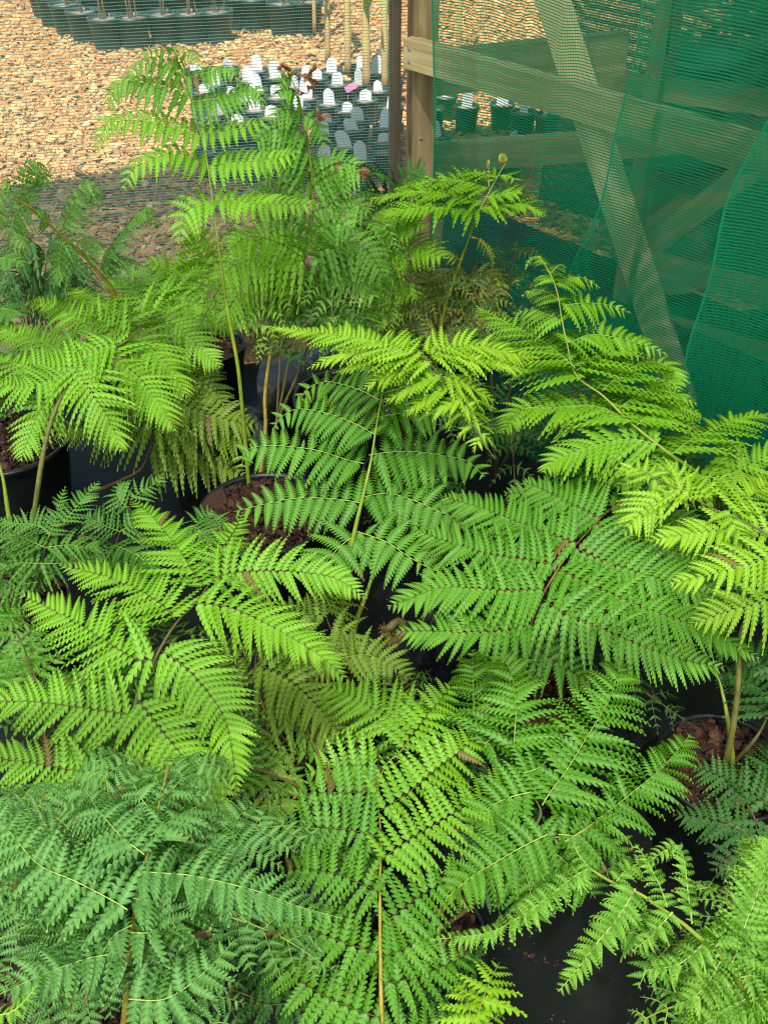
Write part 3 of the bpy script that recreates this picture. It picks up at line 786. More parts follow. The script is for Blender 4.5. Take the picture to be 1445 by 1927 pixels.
# ---- K: long bright frond at the right, tip upright
fK = Fern('fern', 'bright green fern at the right arching to an upright curled tip', pz(1330, 960, .2))
st = sty(leaf='bright', rib='pale', sp=.0118, K=7, depth=0.60, a0=74, a1=44, q=.75, pw=1.25, b0=.65, droop=.14, tilt=.22, sweep=.14, rr=.0014)
dn = dict(droop=.32, sp=.0135, a0=84, tilt=.5)
fK.frond(st, [(1345, 985, .22), (1338, 930, .40), (1310, 890, .50), (1260, 852, .56), (1190, 792, .60), (1134, 735, .63), (1085, 697, .66), (1068, 640, .71), (1057, 590, .75), (1050, 550, .785), (1040, 522, .80), (1024, 497, .815)], [
    (84, .60, .55, 1188, 795, 1160, 778, 1110, 762, 1050, 766, 985, 770, 942, 815),
    (84, .575, .53, 1240, 838, 1190, 826, 1140, 832, 1090, 848, 1050, 862, 1022, 890),
    (78, .65, .60, 1100, 710, 1050, 680, 1000, 665, 950, 655, 890, 640),
    (70, .67, .63, 1082, 692, 1040, 655, 1000, 630, 950, 605, 895, 575),
    (78, .66, .62, 1085, 697, 1120, 668, 1160, 645, 1200, 636, 1225, 640),
    (dn, 46, .70, .64, 1070, 645, 1110, 630, 1160, 635, 1205, 648, 1257, 668),
    (80, .63, .58, 1132, 735, 1170, 702, 1215, 680, 1255, 690, 1279, 738),
    (78, .61, .56, 1165, 768, 1205, 740, 1250, 735, 1310, 760),
    (78, .60, .54, 1198, 800, 1235, 768, 1280, 765, 1320, 780),
    (86, .56, .55, 1262, 855, 1300, 826, 1345, 806, 1390, 788, 1446, 778),
    (84, .50, .52, 1310, 893, 1350, 898, 1395, 882, 1440, 862, 1500, 845),
    (76, .54, .50, 1275, 870, 1240, 880, 1200, 895, 1160, 918),
    (dn, 40, .73, .68, 1060, 605, 1030, 592, 1000, 583, 965, 590),
    (dn, 38, .75, .70, 1058, 575, 1100, 570, 1145, 574, 1189, 590),
    (dn, 30, .76, .72, 1054, 567, 1030, 550, 1005, 545, 980, 557),
    (dn, 32, .785, .74, 1046, 535, 1070, 524, 1100, 524, 1129, 542),
    (dn, 24, .79, .76, 1043, 530, 1028, 518, 1015, 520, 1004, 530),
    (dn, 22, .80, .77, 1036, 515, 1050, 500, 1060, 500, 1062, 515),
    (dict(curl=.5, sp=.008), 16, .815, .78, 1026, 497, 1010, 482, 995, 490, 988, 508),
], r0=.0048, r1=.0014, stem='stemgreen')

# ---- L: young yellow green frond on top of the middle
fL = Fern('fern', 'young yellow green fern frond held flat above the middle, drooping to a pointed tip', pz(775, 880, .2))
st = sty(leaf='yellow', rib='green', sp=.0098, K=7, depth=0.58, a0=70, a1=44, q=.85, pw=1.2, b0=.55, droop=.10, tilt=.05, jit=.06, sweep=.16, rr=.0011)
fL.frond(st, [(775, 900, .22), (758, 800, .45), (748, 725, .64), (765, 672, .78), (795, 662, .80), (817, 682, .79), (838, 712, .77), (858, 745, .755), (880, 780, .735), (905, 820, .715), (931, 864, .69)], [
    (58, .80, .74, 770, 668, 728, 647, 660, 634, 584, 624, 490, 612),
    (52, .80, .75, 775, 666, 715, 654, 650, 664, 577, 694),
    (52, .80, .74, 797, 664, 750, 672, 692, 679, 626, 702),
    (50, .79, .735, 812, 680, 770, 688, 728, 704, 682, 733),
    (46, .775, .72, 832, 704, 795, 718, 760, 735, 721, 757),
    (42, .76, .71, 848, 730, 815, 740, 785, 760, 758, 782),
    (36, .75, .70, 862, 752, 830, 765, 805, 775, 786, 792),
    (28, .735, .70, 876, 775, 858, 780, 845, 790, 834, 804),
    (24, .72, .69, 892, 800, 878, 804, 868, 815, 862, 826),
    (20, .71, .685, 905, 820, 898, 832, 892, 842, 890, 850),
    (62, .80, .75, 795, 660, 860, 650, 930, 655, 975, 668, 1020, 672),
    (54, .80, .75, 805, 665, 850, 668, 910, 680, 965, 690, 1004, 698),
    (44, .77, .72, 836, 708, 870, 722, 905, 738, 938, 760),
    (40, .755, .70, 852, 735, 880, 748, 905, 755, 936, 770),
    (28, .74, .70, 868, 765, 890, 775, 905, 780, 925, 792),
    (24, .725, .69, 886, 792, 905, 800, 918, 805, 930, 815),
    (20, .71, .68, 902, 815, 918, 825, 928, 835, 932, 845),
    (dict(curl=.5), 9, .79, .72, 860, 672, 880, 690, 904, 722, 930, 729),
], r0=.005, r1=.0010, stem='brown')

# ---- M: the fern in the middle with paired fronds on a pale stalk
fM = Fern('fern', 'mid green fern in the middle with paired horizontal pinnae along a pale stalk', pz(655, 1250, .2))
st = sty(leaf='mid', rib='pale', sp=.0190, K=10, depth=0.72, fwd=.05, a0=88, a1=66, q=.62, pw=1.9, b0=.8, wf=1.08, droop=.16, tilt=.62, jit=.06, lift=2, sweep=.06, rr=.0016, relief=.8)
fM.frond(st, [(647, 1262, .22), (645, 1150, .31), (656, 1057, .40), (670, 985, .47), (688, 906, .545), (699, 852, .585), (707, 801, .615), (716, 751, .64), (724, 712, .66), (730, 680, .67)], [
    (58, .47, .44, 678, 946, 640, 940, 602, 937, 550, 938, 500, 948, 440, 963),
    (62, .475, .44, 684, 935, 730, 928, 780, 942, 830, 964, 890, 985, 948, 1002),
    (56, .53, .48, 684, 872, 650, 864, 600, 848, 545, 840, 490, 839, 462, 850, 455, 880),
    (58, .54, .50, 694, 856, 740, 850, 785, 850, 840, 858, 880, 868, 912, 897),
    (46, .60, .54, 706, 818, 670, 798, 630, 782, 590, 772, 555, 770, 530, 785, 513, 808),
    (46, .61, .58, 710, 785, 750, 778, 800, 776, 850, 785),
    (42, .64, .57, 714, 752, 680, 735, 640, 722, 612, 718, 580, 730, 561, 760),
    (44, .64, .60, 718, 740, 760, 728, 800, 715, 850, 705),
    (34, .66, .62, 726, 705, 700, 690, 670, 690, 640, 705),
    (66, .445, .42, 672, 1000, 728, 1020, 765, 1045, 810, 1070, 862, 1088),
    (58, .44, .42, 664, 1010, 640, 1028, 613, 1057, 585, 1085),
], r0=.0055, r1=.0018, stem='stemgreen')
fM.frond(sty(leaf='dark', sp=.012, K=6), [(664, 1235, .22), (668, 1180, .27), (690, 1115, .32), (710, 1055, .36), (760, 1000, .4), (800, 940, .42)], [
    (60, .40, .36, 770, 1000, 830, 1010, 880, 1040), (60, .41, .38, 785, 960, 840, 940, 900, 940),
    (56, .40, .37, 770, 985, 740, 940, 740, 900), (50, .42, .4, 800, 940, 820, 890, 860, 860)], stem='stemgreen', r0=.006)

# ---- N: broad mid green fern right of centre
fN = Fern('fern', 'broad mid green fern right of centre, long flat pinnae on thin reddish ribs', pz(1000, 1290, .2))
st = sty(leaf='mid', rib='rust', sp=.0108, K=9, depth=0.60, a0=80, a1=48, q=.72, pw=1.35, b0=.72, wf=1.08, droop=.14, tilt=.3, sweep=.12, rr=.0011)
fN.frond(st, [(985, 1290, .22), (993, 1215, .36), (1000, 1172, .42), (1018, 1123, .46), (1038, 1085, .49), (1062, 1045, .505), (1095, 1005, .51), (1135, 965, .50), (1170, 940, .48)], [
    (76, .48, .45, 1024, 1108, 960, 1111, 890, 1107, 820, 1108, 728, 1144),
    (74, .44, .41, 1000, 1174, 950, 1184, 870, 1190, 810, 1187, 744, 1188),
    (76, .50, .47, 1046, 1062, 985, 1052, 925, 1043, 860, 1025, 780, 996),
    (76, .51, .49, 1085, 1022, 1030, 1003, 972, 982, 910, 958, 828, 932),
    (86, .47, .43, 1022, 1128, 1065, 1155, 1130, 1182, 1200, 1212, 1270, 1237, 1362, 1258),
    (88, .49, .45, 1048, 1070, 1100, 1095, 1160, 1122, 1231, 1151, 1320, 1184, 1428, 1240),
    (84, .50, .47, 1080, 1030, 1141, 1057, 1231, 1086, 1310, 1110, 1400, 1150),
    (80, .50, .48, 1120, 985, 1173, 1012, 1249, 1032, 1321, 1050, 1390, 1080),
    (72, .42, .37, 995, 1205, 1025, 1230, 1065, 1258, 1120, 1290),
    (70, .49, .49, 1130, 975, 1090, 955, 1040, 930, 985, 905),
    (66, .38, .34, 992, 1225, 960, 1235, 930, 1250, 905, 1280),
    (64, .48, .46, 1165, 945, 1215, 960, 1270, 975, 1330, 1005),
], r0=.0034, r1=.0010, stem='rust')
# darker pinnae behind, reaching up
fN.frond(sty(leaf='mid', rib='rust', sp=.0115, K=7, a0=74, tilt=.2), [(1010, 1290, .22), (1060, 1150, .38), (1110, 1010, .46), (1140, 930, .48), (1165, 880, .48)], [
    (78, .45, .45, 1115, 1000, 1050, 945, 1000, 932, 948, 926),
    (80, .47, .46, 1150, 925, 1120, 900, 1080, 885, 1040, 868),
    (78, .47, .44, 1145, 950, 1200, 960, 1260, 990, 1320, 1030),
    (78, .46, .43, 1120, 1000, 1180, 1030, 1240, 1070, 1300, 1120),
    (60, .48, .46, 1165, 880, 1150, 850, 1120, 835, 1090, 835)], stem='rust', r0=.0045)
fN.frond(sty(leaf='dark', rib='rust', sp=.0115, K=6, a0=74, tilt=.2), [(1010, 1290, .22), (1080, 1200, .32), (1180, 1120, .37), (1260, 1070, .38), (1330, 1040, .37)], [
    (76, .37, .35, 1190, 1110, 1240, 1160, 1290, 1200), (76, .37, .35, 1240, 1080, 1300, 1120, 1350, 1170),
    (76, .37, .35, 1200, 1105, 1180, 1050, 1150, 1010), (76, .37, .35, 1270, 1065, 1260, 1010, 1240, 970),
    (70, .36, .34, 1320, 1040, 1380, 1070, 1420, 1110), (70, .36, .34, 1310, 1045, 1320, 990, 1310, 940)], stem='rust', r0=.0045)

# ---- O: yellow green fern entering at the right edge
fO = Fern('fern', 'yellow green fern at the right edge on a hairy stalk', pz(1358, 1450, .2))
st = sty(leaf='yellow', rib='green', sp=.0115, K=8, depth=0.56, a0=70, a1=44, q=.75, pw=1.3, b0=.7, droop=.12, tilt=.35, wf=.9, sweep=.16)
fO.frond(st, [(1362, 1450, .22), (1378, 1370, .31), (1388, 1290, .38), (1392, 1200, .45), (1425, 1120, .52), (1462, 1060, .56), (1455, 1005, .58), (1400, 972, .59), (1350, 952, .59), (1290, 922, .585), (1238, 898, .58), (1200, 886, .57)], [
    (62, .57, .55, 1452, 992, 1400, 990, 1342, 997, 1285, 1005, 1220, 1017),
    (68, .56, .52, 1464, 1040, 1400, 1062, 1330, 1082, 1258, 1099),
    (72, .53, .48, 1470, 1115, 1410, 1138, 1360, 1152, 1302, 1173),
    (66, .585, .52, 1300, 925, 1262, 922, 1228, 945, 1195, 975, 1172, 1004),
    (58, .585, .56, 1330, 940, 1290, 900, 1250, 885, 1215, 890),
    (60, .585, .56, 1390, 968, 1405, 940, 1430, 920, 1460, 900),
    (40, .585, .56, 1370, 960, 1380, 985, 1395, 1005, 1420, 1020),
    (38, .58, .56, 1260, 908, 1290, 915, 1320, 920, 1345, 905),
    (34, .575, .56, 1215, 892, 1235, 905, 1250, 925, 1255, 950),
    (36, .575, .57, 1230, 897, 1210, 885, 1190, 880, 1165, 890),
], r0=.0062, r1=.0014, stem='olive', hairs=520)
fO.frond(sty(leaf='mid', K=6), [(1380, 1445, .22), (1372, 1380, .28), (1362, 1310, .33), (1350, 1260, .36), (1320, 1200, .4), (1330, 1150, .42)], [
    (50, .41, .39, 1325, 1190, 1350, 1200, 1390, 1230), (50, .42, .4, 1330, 1150, 1300, 1130, 1280, 1110)], r0=.005, stem='stemgreen', hairs=60)
dk = sty(leaf='dark', rib='brown', sp=.0105, K=6, a0=76, a1=50, q=.8, b0=.7, tilt=.4, wf=1.0, depth=0.72, lift=6)
fO.frond(dk, [(1365, 1455, .22), (1400, 1500, .28), (1440, 1560, .30), (1480, 1620, .28)], [
    (66, .30, .27, 1425, 1540, 1415, 1571, 1370, 1552, 1320, 1540, 1264, 1532),
    (62, .29, .27, 1445, 1515, 1404, 1488, 1352, 1459, 1300, 1440),
    (66, .29, .26, 1450, 1590, 1410, 1612, 1375, 1610, 1340, 1640),
    (60, .28, .26, 1420, 1520, 1440, 1470, 1450, 1420, 1460, 1390),
    (60, .28, .25, 1470, 1610, 1440, 1650, 1400, 1680)], stem='brown', r0=.004)
fO.frond(dk, [(1375, 1440, .22), (1420, 1390, .30), (1450, 1330, .33), (1470, 1260, .34)], [
    (60, .34, .32, 1455, 1320, 1420, 1290, 1380, 1270, 1345, 1265),
    (60, .34, .32, 1465, 1270, 1430, 1240, 1400, 1225, 1370, 1225),
    (60, .33, .31, 1440, 1350, 1470, 1370, 1500, 1400),
    (56, .32, .31, 1440, 1350, 1425, 1330, 1410, 1330, 1400, 1340)], stem='brown', r0=.004)

# ---- Q: fern at the centre front with rounded leaflets
fQ = Fern('fern', 'mid green fern at the centre front with small rounded leaflets and dead brown scraps', (0.0, .50, .05))
st = sty(leaf='mid', rib='brown', sp=.0120, K=7, depth=0.74, a0=88, a1=62, q=.55, pw=2.0, b0=.8, wf=.92, droop=.10, tilt=.4, lift=8, sweep=.04, rr=.0010, relief=1.0, twist=.22)
bq = dict(leaf='bright')
fQ.frond(st, [(735, 2150, .22), (722, 1990, .36), (718, 1900, .41), (716, 1800, .44), (715, 1680, .46), (716, 1560, .46), (711, 1480, .46), (725, 1435, .46), (752, 1412, .46), (772, 1390, .455)], [
    (bq, 62, .455, .44, 755, 1410, 780, 1378, 812, 1335, 852, 1290),
    (bq, 60, .46, .44, 712, 1440, 660, 1440, 620, 1445, 582, 1452),
    (62, .46, .43, 711, 1490, 660, 1491, 610, 1492, 555, 1494),
    (66, .46, .42, 714, 1574, 660, 1562, 600, 1556, 540, 1556, 490, 1560),
    (62, .455, .41, 714, 1680, 665, 1656, 620, 1642, 570, 1636, 525, 1640),
    (66, .44, .42, 715, 1796, 660, 1778, 616, 1762, 560, 1738, 490, 1715),
    (66, .41, .39, 716, 1916, 650, 1892, 594, 1865, 545, 1830, 500, 1795),
    (bq, 66, .46, .45, 716, 1525, 770, 1490, 820, 1448, 870, 1410, 918, 1372),
    (bq, 66, .46, .44, 716, 1618, 770, 1580, 829, 1545, 890, 1510, 950, 1478, 990, 1448),
    (64, .445, .42, 718, 1742, 760, 1708, 800, 1680, 850, 1655, 905, 1632),
    (64, .43, .41, 718, 1852, 770, 1842, 820, 1825, 880, 1795),
    (56, .40, .38, 719, 1950, 770, 1935, 820, 1930, 870, 1900),
    (56, .44, .42, 717, 1800, 750, 1790, 790, 1770, 830, 1760),
], r0=.0036, r1=.0011, stem='gold')
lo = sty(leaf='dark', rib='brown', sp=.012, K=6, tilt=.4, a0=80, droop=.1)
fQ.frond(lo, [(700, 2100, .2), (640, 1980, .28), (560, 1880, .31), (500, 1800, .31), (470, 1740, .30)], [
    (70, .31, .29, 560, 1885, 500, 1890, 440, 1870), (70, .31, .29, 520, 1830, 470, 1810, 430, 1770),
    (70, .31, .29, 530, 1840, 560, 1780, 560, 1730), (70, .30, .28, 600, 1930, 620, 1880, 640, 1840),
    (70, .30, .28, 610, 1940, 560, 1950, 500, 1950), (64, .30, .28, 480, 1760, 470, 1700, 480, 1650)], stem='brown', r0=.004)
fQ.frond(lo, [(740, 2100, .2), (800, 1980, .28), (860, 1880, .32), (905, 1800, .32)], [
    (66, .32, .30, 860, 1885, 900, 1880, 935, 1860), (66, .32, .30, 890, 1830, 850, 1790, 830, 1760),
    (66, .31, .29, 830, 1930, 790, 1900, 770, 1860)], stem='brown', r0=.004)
fQ.frond(sty(leaf='yellow', rib='green', sp=.013, K=5, depth=0.72, tilt=.3), [(735, 2150, .22), (830, 2020, .36), (880, 1950, .44), (905, 1890, .48)], [
    (60, .47, .46, 890, 1935, 880, 1890, 865, 1850), (60, .45, .44, 872, 1955, 900, 1930, 940, 1910),
    (60, .48, .46, 905, 1890, 920, 1850, 940, 1810)], stem='gold', r0=.004)
fQ.frond(sty(leaf='mid', rib='green', sp=.012, K=7, tilt=.3), [(725, 2100, .22), (690, 1900, .34), (670, 1700, .38), (650, 1560, .39), (640, 1470, .38)], [
    (64, .38, .36, 645, 1560, 600, 1600, 560, 1620), (60, .38, .37, 660, 1640, 700, 1600, 720, 1560),
    (60, .38, .36, 640, 1490, 670, 1450, 690, 1410), (60, .36, .34, 675, 1760, 630, 1740, 590, 1700),
    (58, .36, .35, 680, 1820, 720, 1790, 770, 1760), (58, .34, .33, 688, 1880, 640, 1880, 600, 1900)], stem='brown', r0=.004)

# ---- V: yellowish old fern between B and Q with the fan X
fV = Fern('fern', 'pale olive fern between the two front ferns, fine crowded leaflets and brown scraps', pz(575, 1440, .2))
st = sty(leaf='olive', rib='brown', sp=.0105, K=8, depth=0.64, a0=80, a1=54, q=.65, pw=1.5, b0=.75, droop=.12, tilt=.35, wf=1.0)
fV.frond(st, [(575, 1440, .21), (552, 1410, .28), (520, 1370, .34), (490, 1310, .38), (480, 1240, .39), (495, 1180, .385)], [
    (84, .33, .31, 530, 1385, 500, 1370, 470, 1350, 430, 1330),
    (84, .36, .33, 497, 1325, 540, 1330, 580, 1350, 620, 1400),
    (80, .33, .29, 535, 1395, 500, 1430, 505, 1480, 545, 1540),
    (84, .39, .35, 482, 1250, 530, 1270, 580, 1310, 640, 1380),
    (74, .39, .36, 490, 1200, 540, 1210, 590, 1235, 640, 1270),
    (70, .38, .37, 483, 1280, 450, 1260, 420, 1230, 400, 1200)], stem='rust', r0=.004)
fV.frond(sty(leaf='bright', rib='green', sp=.0112, K=9, tilt=.35, a0=74, depth=0.64), [(600, 1440, .21), (690, 1420, .32), (755, 1385, .39), (778, 1368, .40)], [
    (78, .405, .40, 772, 1372, 730, 1346, 674, 1318, 635, 1300, 600, 1288),
    (48, .40, .38, 775, 1370, 800, 1345, 815, 1325, 825, 1300)], stem='green' if False else 'stemgreen', r0=.003)
fV.frond(sty(leaf='olive', rib='green', sp=.0115, K=7, tilt=.35), [(590, 1430, .21), (600, 1350, .28), (625, 1280, .32), (640, 1230, .335), (610, 1150, .34)], [
    (62, .335, .31, 640, 1238, 690, 1232, 735, 1250, 777, 1278),
    (54, .34, .32, 625, 1180, 650, 1190, 660, 1220, 665, 1250),
    (54, .34, .33, 615, 1160, 580, 1155, 555, 1150, 520, 1140),
    (60, .33, .31, 638, 1250, 600, 1240, 570, 1230),
    (50, .34, .33, 608, 1150, 630, 1135, 640, 1110, 640, 1090),
    (60, .31, .29, 610, 1320, 650, 1340, 690, 1390)], stem='brown', r0=.0035)

# ---- R: glossy fern right of Q
fR = Fern('fern', 'glossy green fern with pale ribs, one frond reaching toward the right hand bark pot', pz(800, 1760, .15))
st = sty(leaf='mid', rib='pale', sp=.0112, K=8, depth=0.70, a0=84, a1=56, q=.6, pw=1.7, b0=.75, wf=1.08, droop=.12, curl=.26, tilt=.4, lift=12, twist=.36, relief=1.7, rr=.0014)
fR.frond(st, [(795, 1770, .2), (840, 1700, .33), (893, 1646, .40), (955, 1608, .435), (1020, 1572, .455), (1085, 1566, .46), (1120, 1545, .46)], [
    (74, .46, .43, 1030, 1570, 985, 1592, 940, 1618, 890, 1648, 840, 1690),
    (70, .45, .41, 1000, 1580, 1050, 1610, 1090, 1650, 1120, 1690),
    (66, .44, .40, 960, 1605, 990, 1650, 1000, 1700, 1005, 1740),
    (74, .455, .46, 1060, 1585, 1085, 1570, 1153, 1520, 1200, 1482, 1250, 1440, 1299, 1381),
    (92, .475, .47, 1020, 1515, 1038, 1486, 1068, 1446, 1103, 1388, 1143, 1322, 1158, 1280, 1169, 1238),
    (78, .48, .47, 966, 1415, 968, 1380, 970, 1337, 963, 1272, 941, 1228),
    (74, .45, .44, 935, 1350, 900, 1385, 895, 1310, 890, 1226) if False else (72, .46, .42, 945, 1372, 905, 1400, 893, 1350, 890, 1290, 889, 1222),
    (70, .475, .44, 1000, 1490, 960, 1500, 920, 1520, 880, 1560),
    (74, .46, .42, 1050, 1570, 1090, 1575, 1130, 1590, 1170, 1620),
    (66, .48, .44, 985, 1455, 1020, 1440, 1050, 1400, 1080, 1340),
], r0=.005, r1=.0014, stem='gold')
fR.frond(sty(leaf='dark', rib='brown', sp=.012, K=6), [(800, 1770, .2), (900, 1690, .29), (945, 1600, .33), (930, 1500, .34), (910, 1420, .33)], [
    (70, .34, .32, 930, 1510, 980, 1500, 1020, 1470), (70, .34, .32, 940, 1530, 890, 1560, 850, 1600),
    (70, .34, .32, 970, 1590, 1030, 1600, 1080, 1590), (70, .33, .31, 990, 1620, 940, 1660, 900, 1700),
    (66, .34, .33, 915, 1440, 960, 1410, 1000, 1370), (60, .34, .33, 915, 1440, 870, 1440, 840, 1450)], stem='brown', r0=.004)

fR.frond(st, [(955, 1608, .435), (1015, 1540, .46), (1003, 1490, .474), (976, 1430, .474), (945, 1370, .462)], [], r0=.0022, r1=.001, stem='brown')
# ---- T: pale young fern in the bottom right corner
fT = Fern('fern', 'pale young fern in the bottom right corner, stiff narrow pinnae bent at their tips', pz(1420, 1990, .15))
st = sty(leaf='pale', rib='pale', sp=.0072, K=5, depth=0.72, a0=86, a1=62, q=.5, pw=2.0, b0=.7, wf=1.2, droop=.06, curl=.60, tilt=.35, lift=26, twist=.65, relief=2.2, rr=.0016, jit=.25)
fT.frond(st, [(1440, 2040, .2), (1420, 1930, .36), (1385, 1830, .50), (1339, 1775, .56), (1300, 1738, .59), (1267, 1714, .60), (1206, 1675, .60), (1148, 1653, .59), (1105, 1631, .58)], [
    (24, .585, .60, 1302, 1738, 1297, 1700, 1292, 1660, 1286, 1615, 1272, 1592, 1245, 1604, 1215, 1626),
    (22, .60, .60, 1255, 1706, 1243, 1672, 1228, 1640, 1212, 1612, 1195, 1588),
    (27, .60, .56, 1265, 1716, 1240, 1744, 1224, 1761, 1189, 1790),
    (34, .595, .53, 1195, 1672, 1178, 1702, 1150, 1742, 1119, 1779, 1085, 1825, 1050, 1866),
    (37, .56, .54, 1330, 1768, 1290, 1805, 1263, 1818, 1210, 1826),
    (58, .53, .60, 1375, 1815, 1388, 1785, 1403, 1736, 1425, 1680, 1450, 1580),
    (40, .53, .50, 1360, 1800, 1330, 1850, 1300, 1880, 1270, 1890) ,
    (27, .60, .59, 1215, 1680, 1180, 1690, 1160, 1700, 1150, 1720) if False else (26, .595, .58, 1160, 1658, 1175, 1640, 1200, 1625, 1230, 1612),
    (31, .58, .50, 1108, 1634, 1080, 1649, 1004, 1708, 960, 1735, 912, 1757, 810, 1768),
    (20, .58, .57, 1108, 1632, 1090, 1610, 1080, 1590, 1078, 1575),
    (40, .50, .50, 1390, 1840, 1420, 1830, 1450, 1790, 1480, 1740),
    (45, .46, .46, 1402, 1880, 1360, 1900, 1320, 1930, 1280, 1950),
    (45, .46, .47, 1405, 1885, 1440, 1870, 1480, 1840),
    (37, .56, .52, 1345, 1782, 1365, 1760, 1385, 1735, 1400, 1700),
], r0=.0062, r1=.0022, stem='stemgreen')
fT.frond(sty(leaf='mid', rib='pale', sp=.010, K=6, tilt=.3, curl=.2), [(1430, 2060, .2), (1390, 1980, .34), (1340, 1900, .42), (1300, 1840, .44)], [
    (57, .44, .42, 1320, 1870, 1290, 1840, 1265, 1800), (60, .44, .42, 1330, 1885, 1370, 1850, 1400, 1800),
    (57, .42, .40, 1350, 1915, 1310, 1920, 1260, 1900), (60, .42, .41, 1360, 1930, 1410, 1900, 1450, 1850),
    (57, .38, .37, 1380, 1965, 1330, 1970, 1290, 1980), (60, .38, .37, 1390, 1975, 1440, 1950, 1480, 1900),
    (31, .44, .42, 1300, 1840, 1285, 1815, 1275, 1780)], stem='stemgreen', r0=.004)
fT.frond(sty(leaf='mid', rib='pale', sp=.0095, K=6, tilt=.3, curl=.3), [(1420, 2060, .2), (1330, 1960, .35), (1270, 1850, .45), (1215, 1760, .48)], [
    (41, .47, .45, 1240, 1800, 1215, 1830, 1200, 1860), (44, .48, .46, 1220, 1765, 1185, 1755, 1150, 1765),
    (35, .46, .44, 1262, 1840, 1300, 1800, 1310, 1770), (40, .48, .47, 1215, 1760, 1235, 1730, 1240, 1700)], stem='stemgreen', r0=.004)

tp_ = sty(leaf='pale', rib='pale', sp=.0078, K=5, curl=.45, twist=.5, tilt=.35, lift=15, relief=1.8, rr=.0011, wf=1.2)
tcn_ = pz(1405, 1890, .40)
for az, L, hh in [(110, .13, .10), (150, .12, .06), (80, .18, .12), (190, .15, .03), (55, .2, .12), (215, .16, .02), (20, .2, .1), (75, .22, .05)]:
    a = math.radians(az); d = V3(math.cos(a), math.sin(a), 0)
    fT.auto(tp_, [tcn_ - UP * .1, tcn_ + d * L * .3 + UP * hh * .8, tcn_ + d * L * .7 + UP * hh, tcn_ + d * L + UP * (hh - .03)], .062, Wf=.42, npair=8, start=.12, stem='stemgreen', r0=.0018)

# ---- C: fine lacy fern on the left, with D
fC = Fern('fern', 'dark lacy fern with finely cut leaves sprawling at the left edge over its pot', pz(60, 1160, .16))
st = sty(leaf='lacy', rib='green', sp=.0088, K=5, depth=.62, a0=70, a1=45, q=.7, b0=.7, wf=.8, tilt=.35, droop=.1, curl=.12, twist=.35, jit=.25, lift=8)
fC.frond(st, [(60, 1165, .2), (70, 1110, .30), (75, 1060, .36), (95, 1000, .41), (140, 960, .43)], [
    (32, .43, .45, 120, 985, 140, 960, 160, 935, 187, 905),
    (24, .42, .45, 92, 1010, 105, 980, 112, 950, 124, 915),
    (52, .40, .38, 85, 1030, 40, 1010, 0, 1000, -40, 985),
    (52, .38, .36, 75, 1060, 30, 1060, -10, 1075, -50, 1080),
    (50, .40, .38, 85, 1030, 130, 1025, 165, 1030, 190, 1030),
    (50, .38, .35, 75, 1060, 110, 1060, 150, 1050, 180, 1060),
    (46, .34, .32, 72, 1095, 40, 1100, 10, 1110, -30, 1120),
    (46, .35, .33, 72, 1085, 60, 1050, 30, 1030, 5, 1025),
    (40, .42, .41, 95, 1000, 60, 985, 30, 985, 0, 975)], stem='rust', r0=.003)
fC.frond(st, [(60, 1165, .2), (40, 1130, .28), (15, 1100, .33), (-10, 1060, .36)], [
    (50, .35, .34, 0, 1070, 30, 1040, 50, 1000), (50, .34, .32, 10, 1090, -20, 1110, -40, 1130),
    (44, .34, .33, 15, 1085, 60, 1075, 100, 1085)], stem='rust', r0=.003)
fC.frond(sty(leaf='mid', rib='green', sp=.0105, K=7, tilt=.4), [(55, 1170, .2), (30, 1210, .27), (0, 1220, .30), (-60, 1180, .34)], [
    (60, .32, .30, -30, 1200, 0, 1155, 25, 1145, 50, 1150), (70, .30, .27, 0, 1222, 30, 1240, 50, 1255, 60, 1275),
    (60, .30, .28, 0, 1225, 0, 1255, 5, 1280, 15, 1300), (56, .29, .28, 15, 1218, 60, 1225, 90, 1250)], stem='rust', r0=.003)
fD = Fern('fern', 'small dark lacy fern between the left pots with one long reddish bent stalk', pz(210, 1090, .02))
fD.frond(st, [(200, 1100, .1), (205, 1060, .2), (215, 1020, .28), (235, 970, .33), (250, 930, .36)], [
    (30, .36, .38, 248, 940, 265, 925, 285, 915, 308, 893),
    (40, .35, .36, 240, 955, 225, 940, 220, 925, 228, 905),
    (46, .32, .31, 225, 1000, 200, 990, 180, 980, 158, 970),
    (46, .32, .31, 225, 1000, 255, 985, 275, 970, 290, 960),
    (46, .28, .27, 215, 1025, 190, 1040, 170, 1060, 160, 1085),
    (46, .28, .27, 215, 1025, 250, 1040, 280, 1060, 300, 1085),
    (40, .22, .22, 207, 1055, 235, 1065, 255, 1085, 265, 1110)], stem='rust', r0=.003)
fD.frond(st, [(200, 1100, .1), (240, 1050, .22), (300, 1000, .28), (350, 990, .3), (400, 985, .31)], [
    (40, .29, .28, 320, 995, 340, 1010, 350, 1040), (40, .30, .3, 360, 988, 380, 1000, 400, 1020), (36, .3, .3, 370, 988, 385, 970, 400, 960),
    (36, .3, .31, 390, 985, 405, 990, 425, 990)], stem='rust', r0=.003)

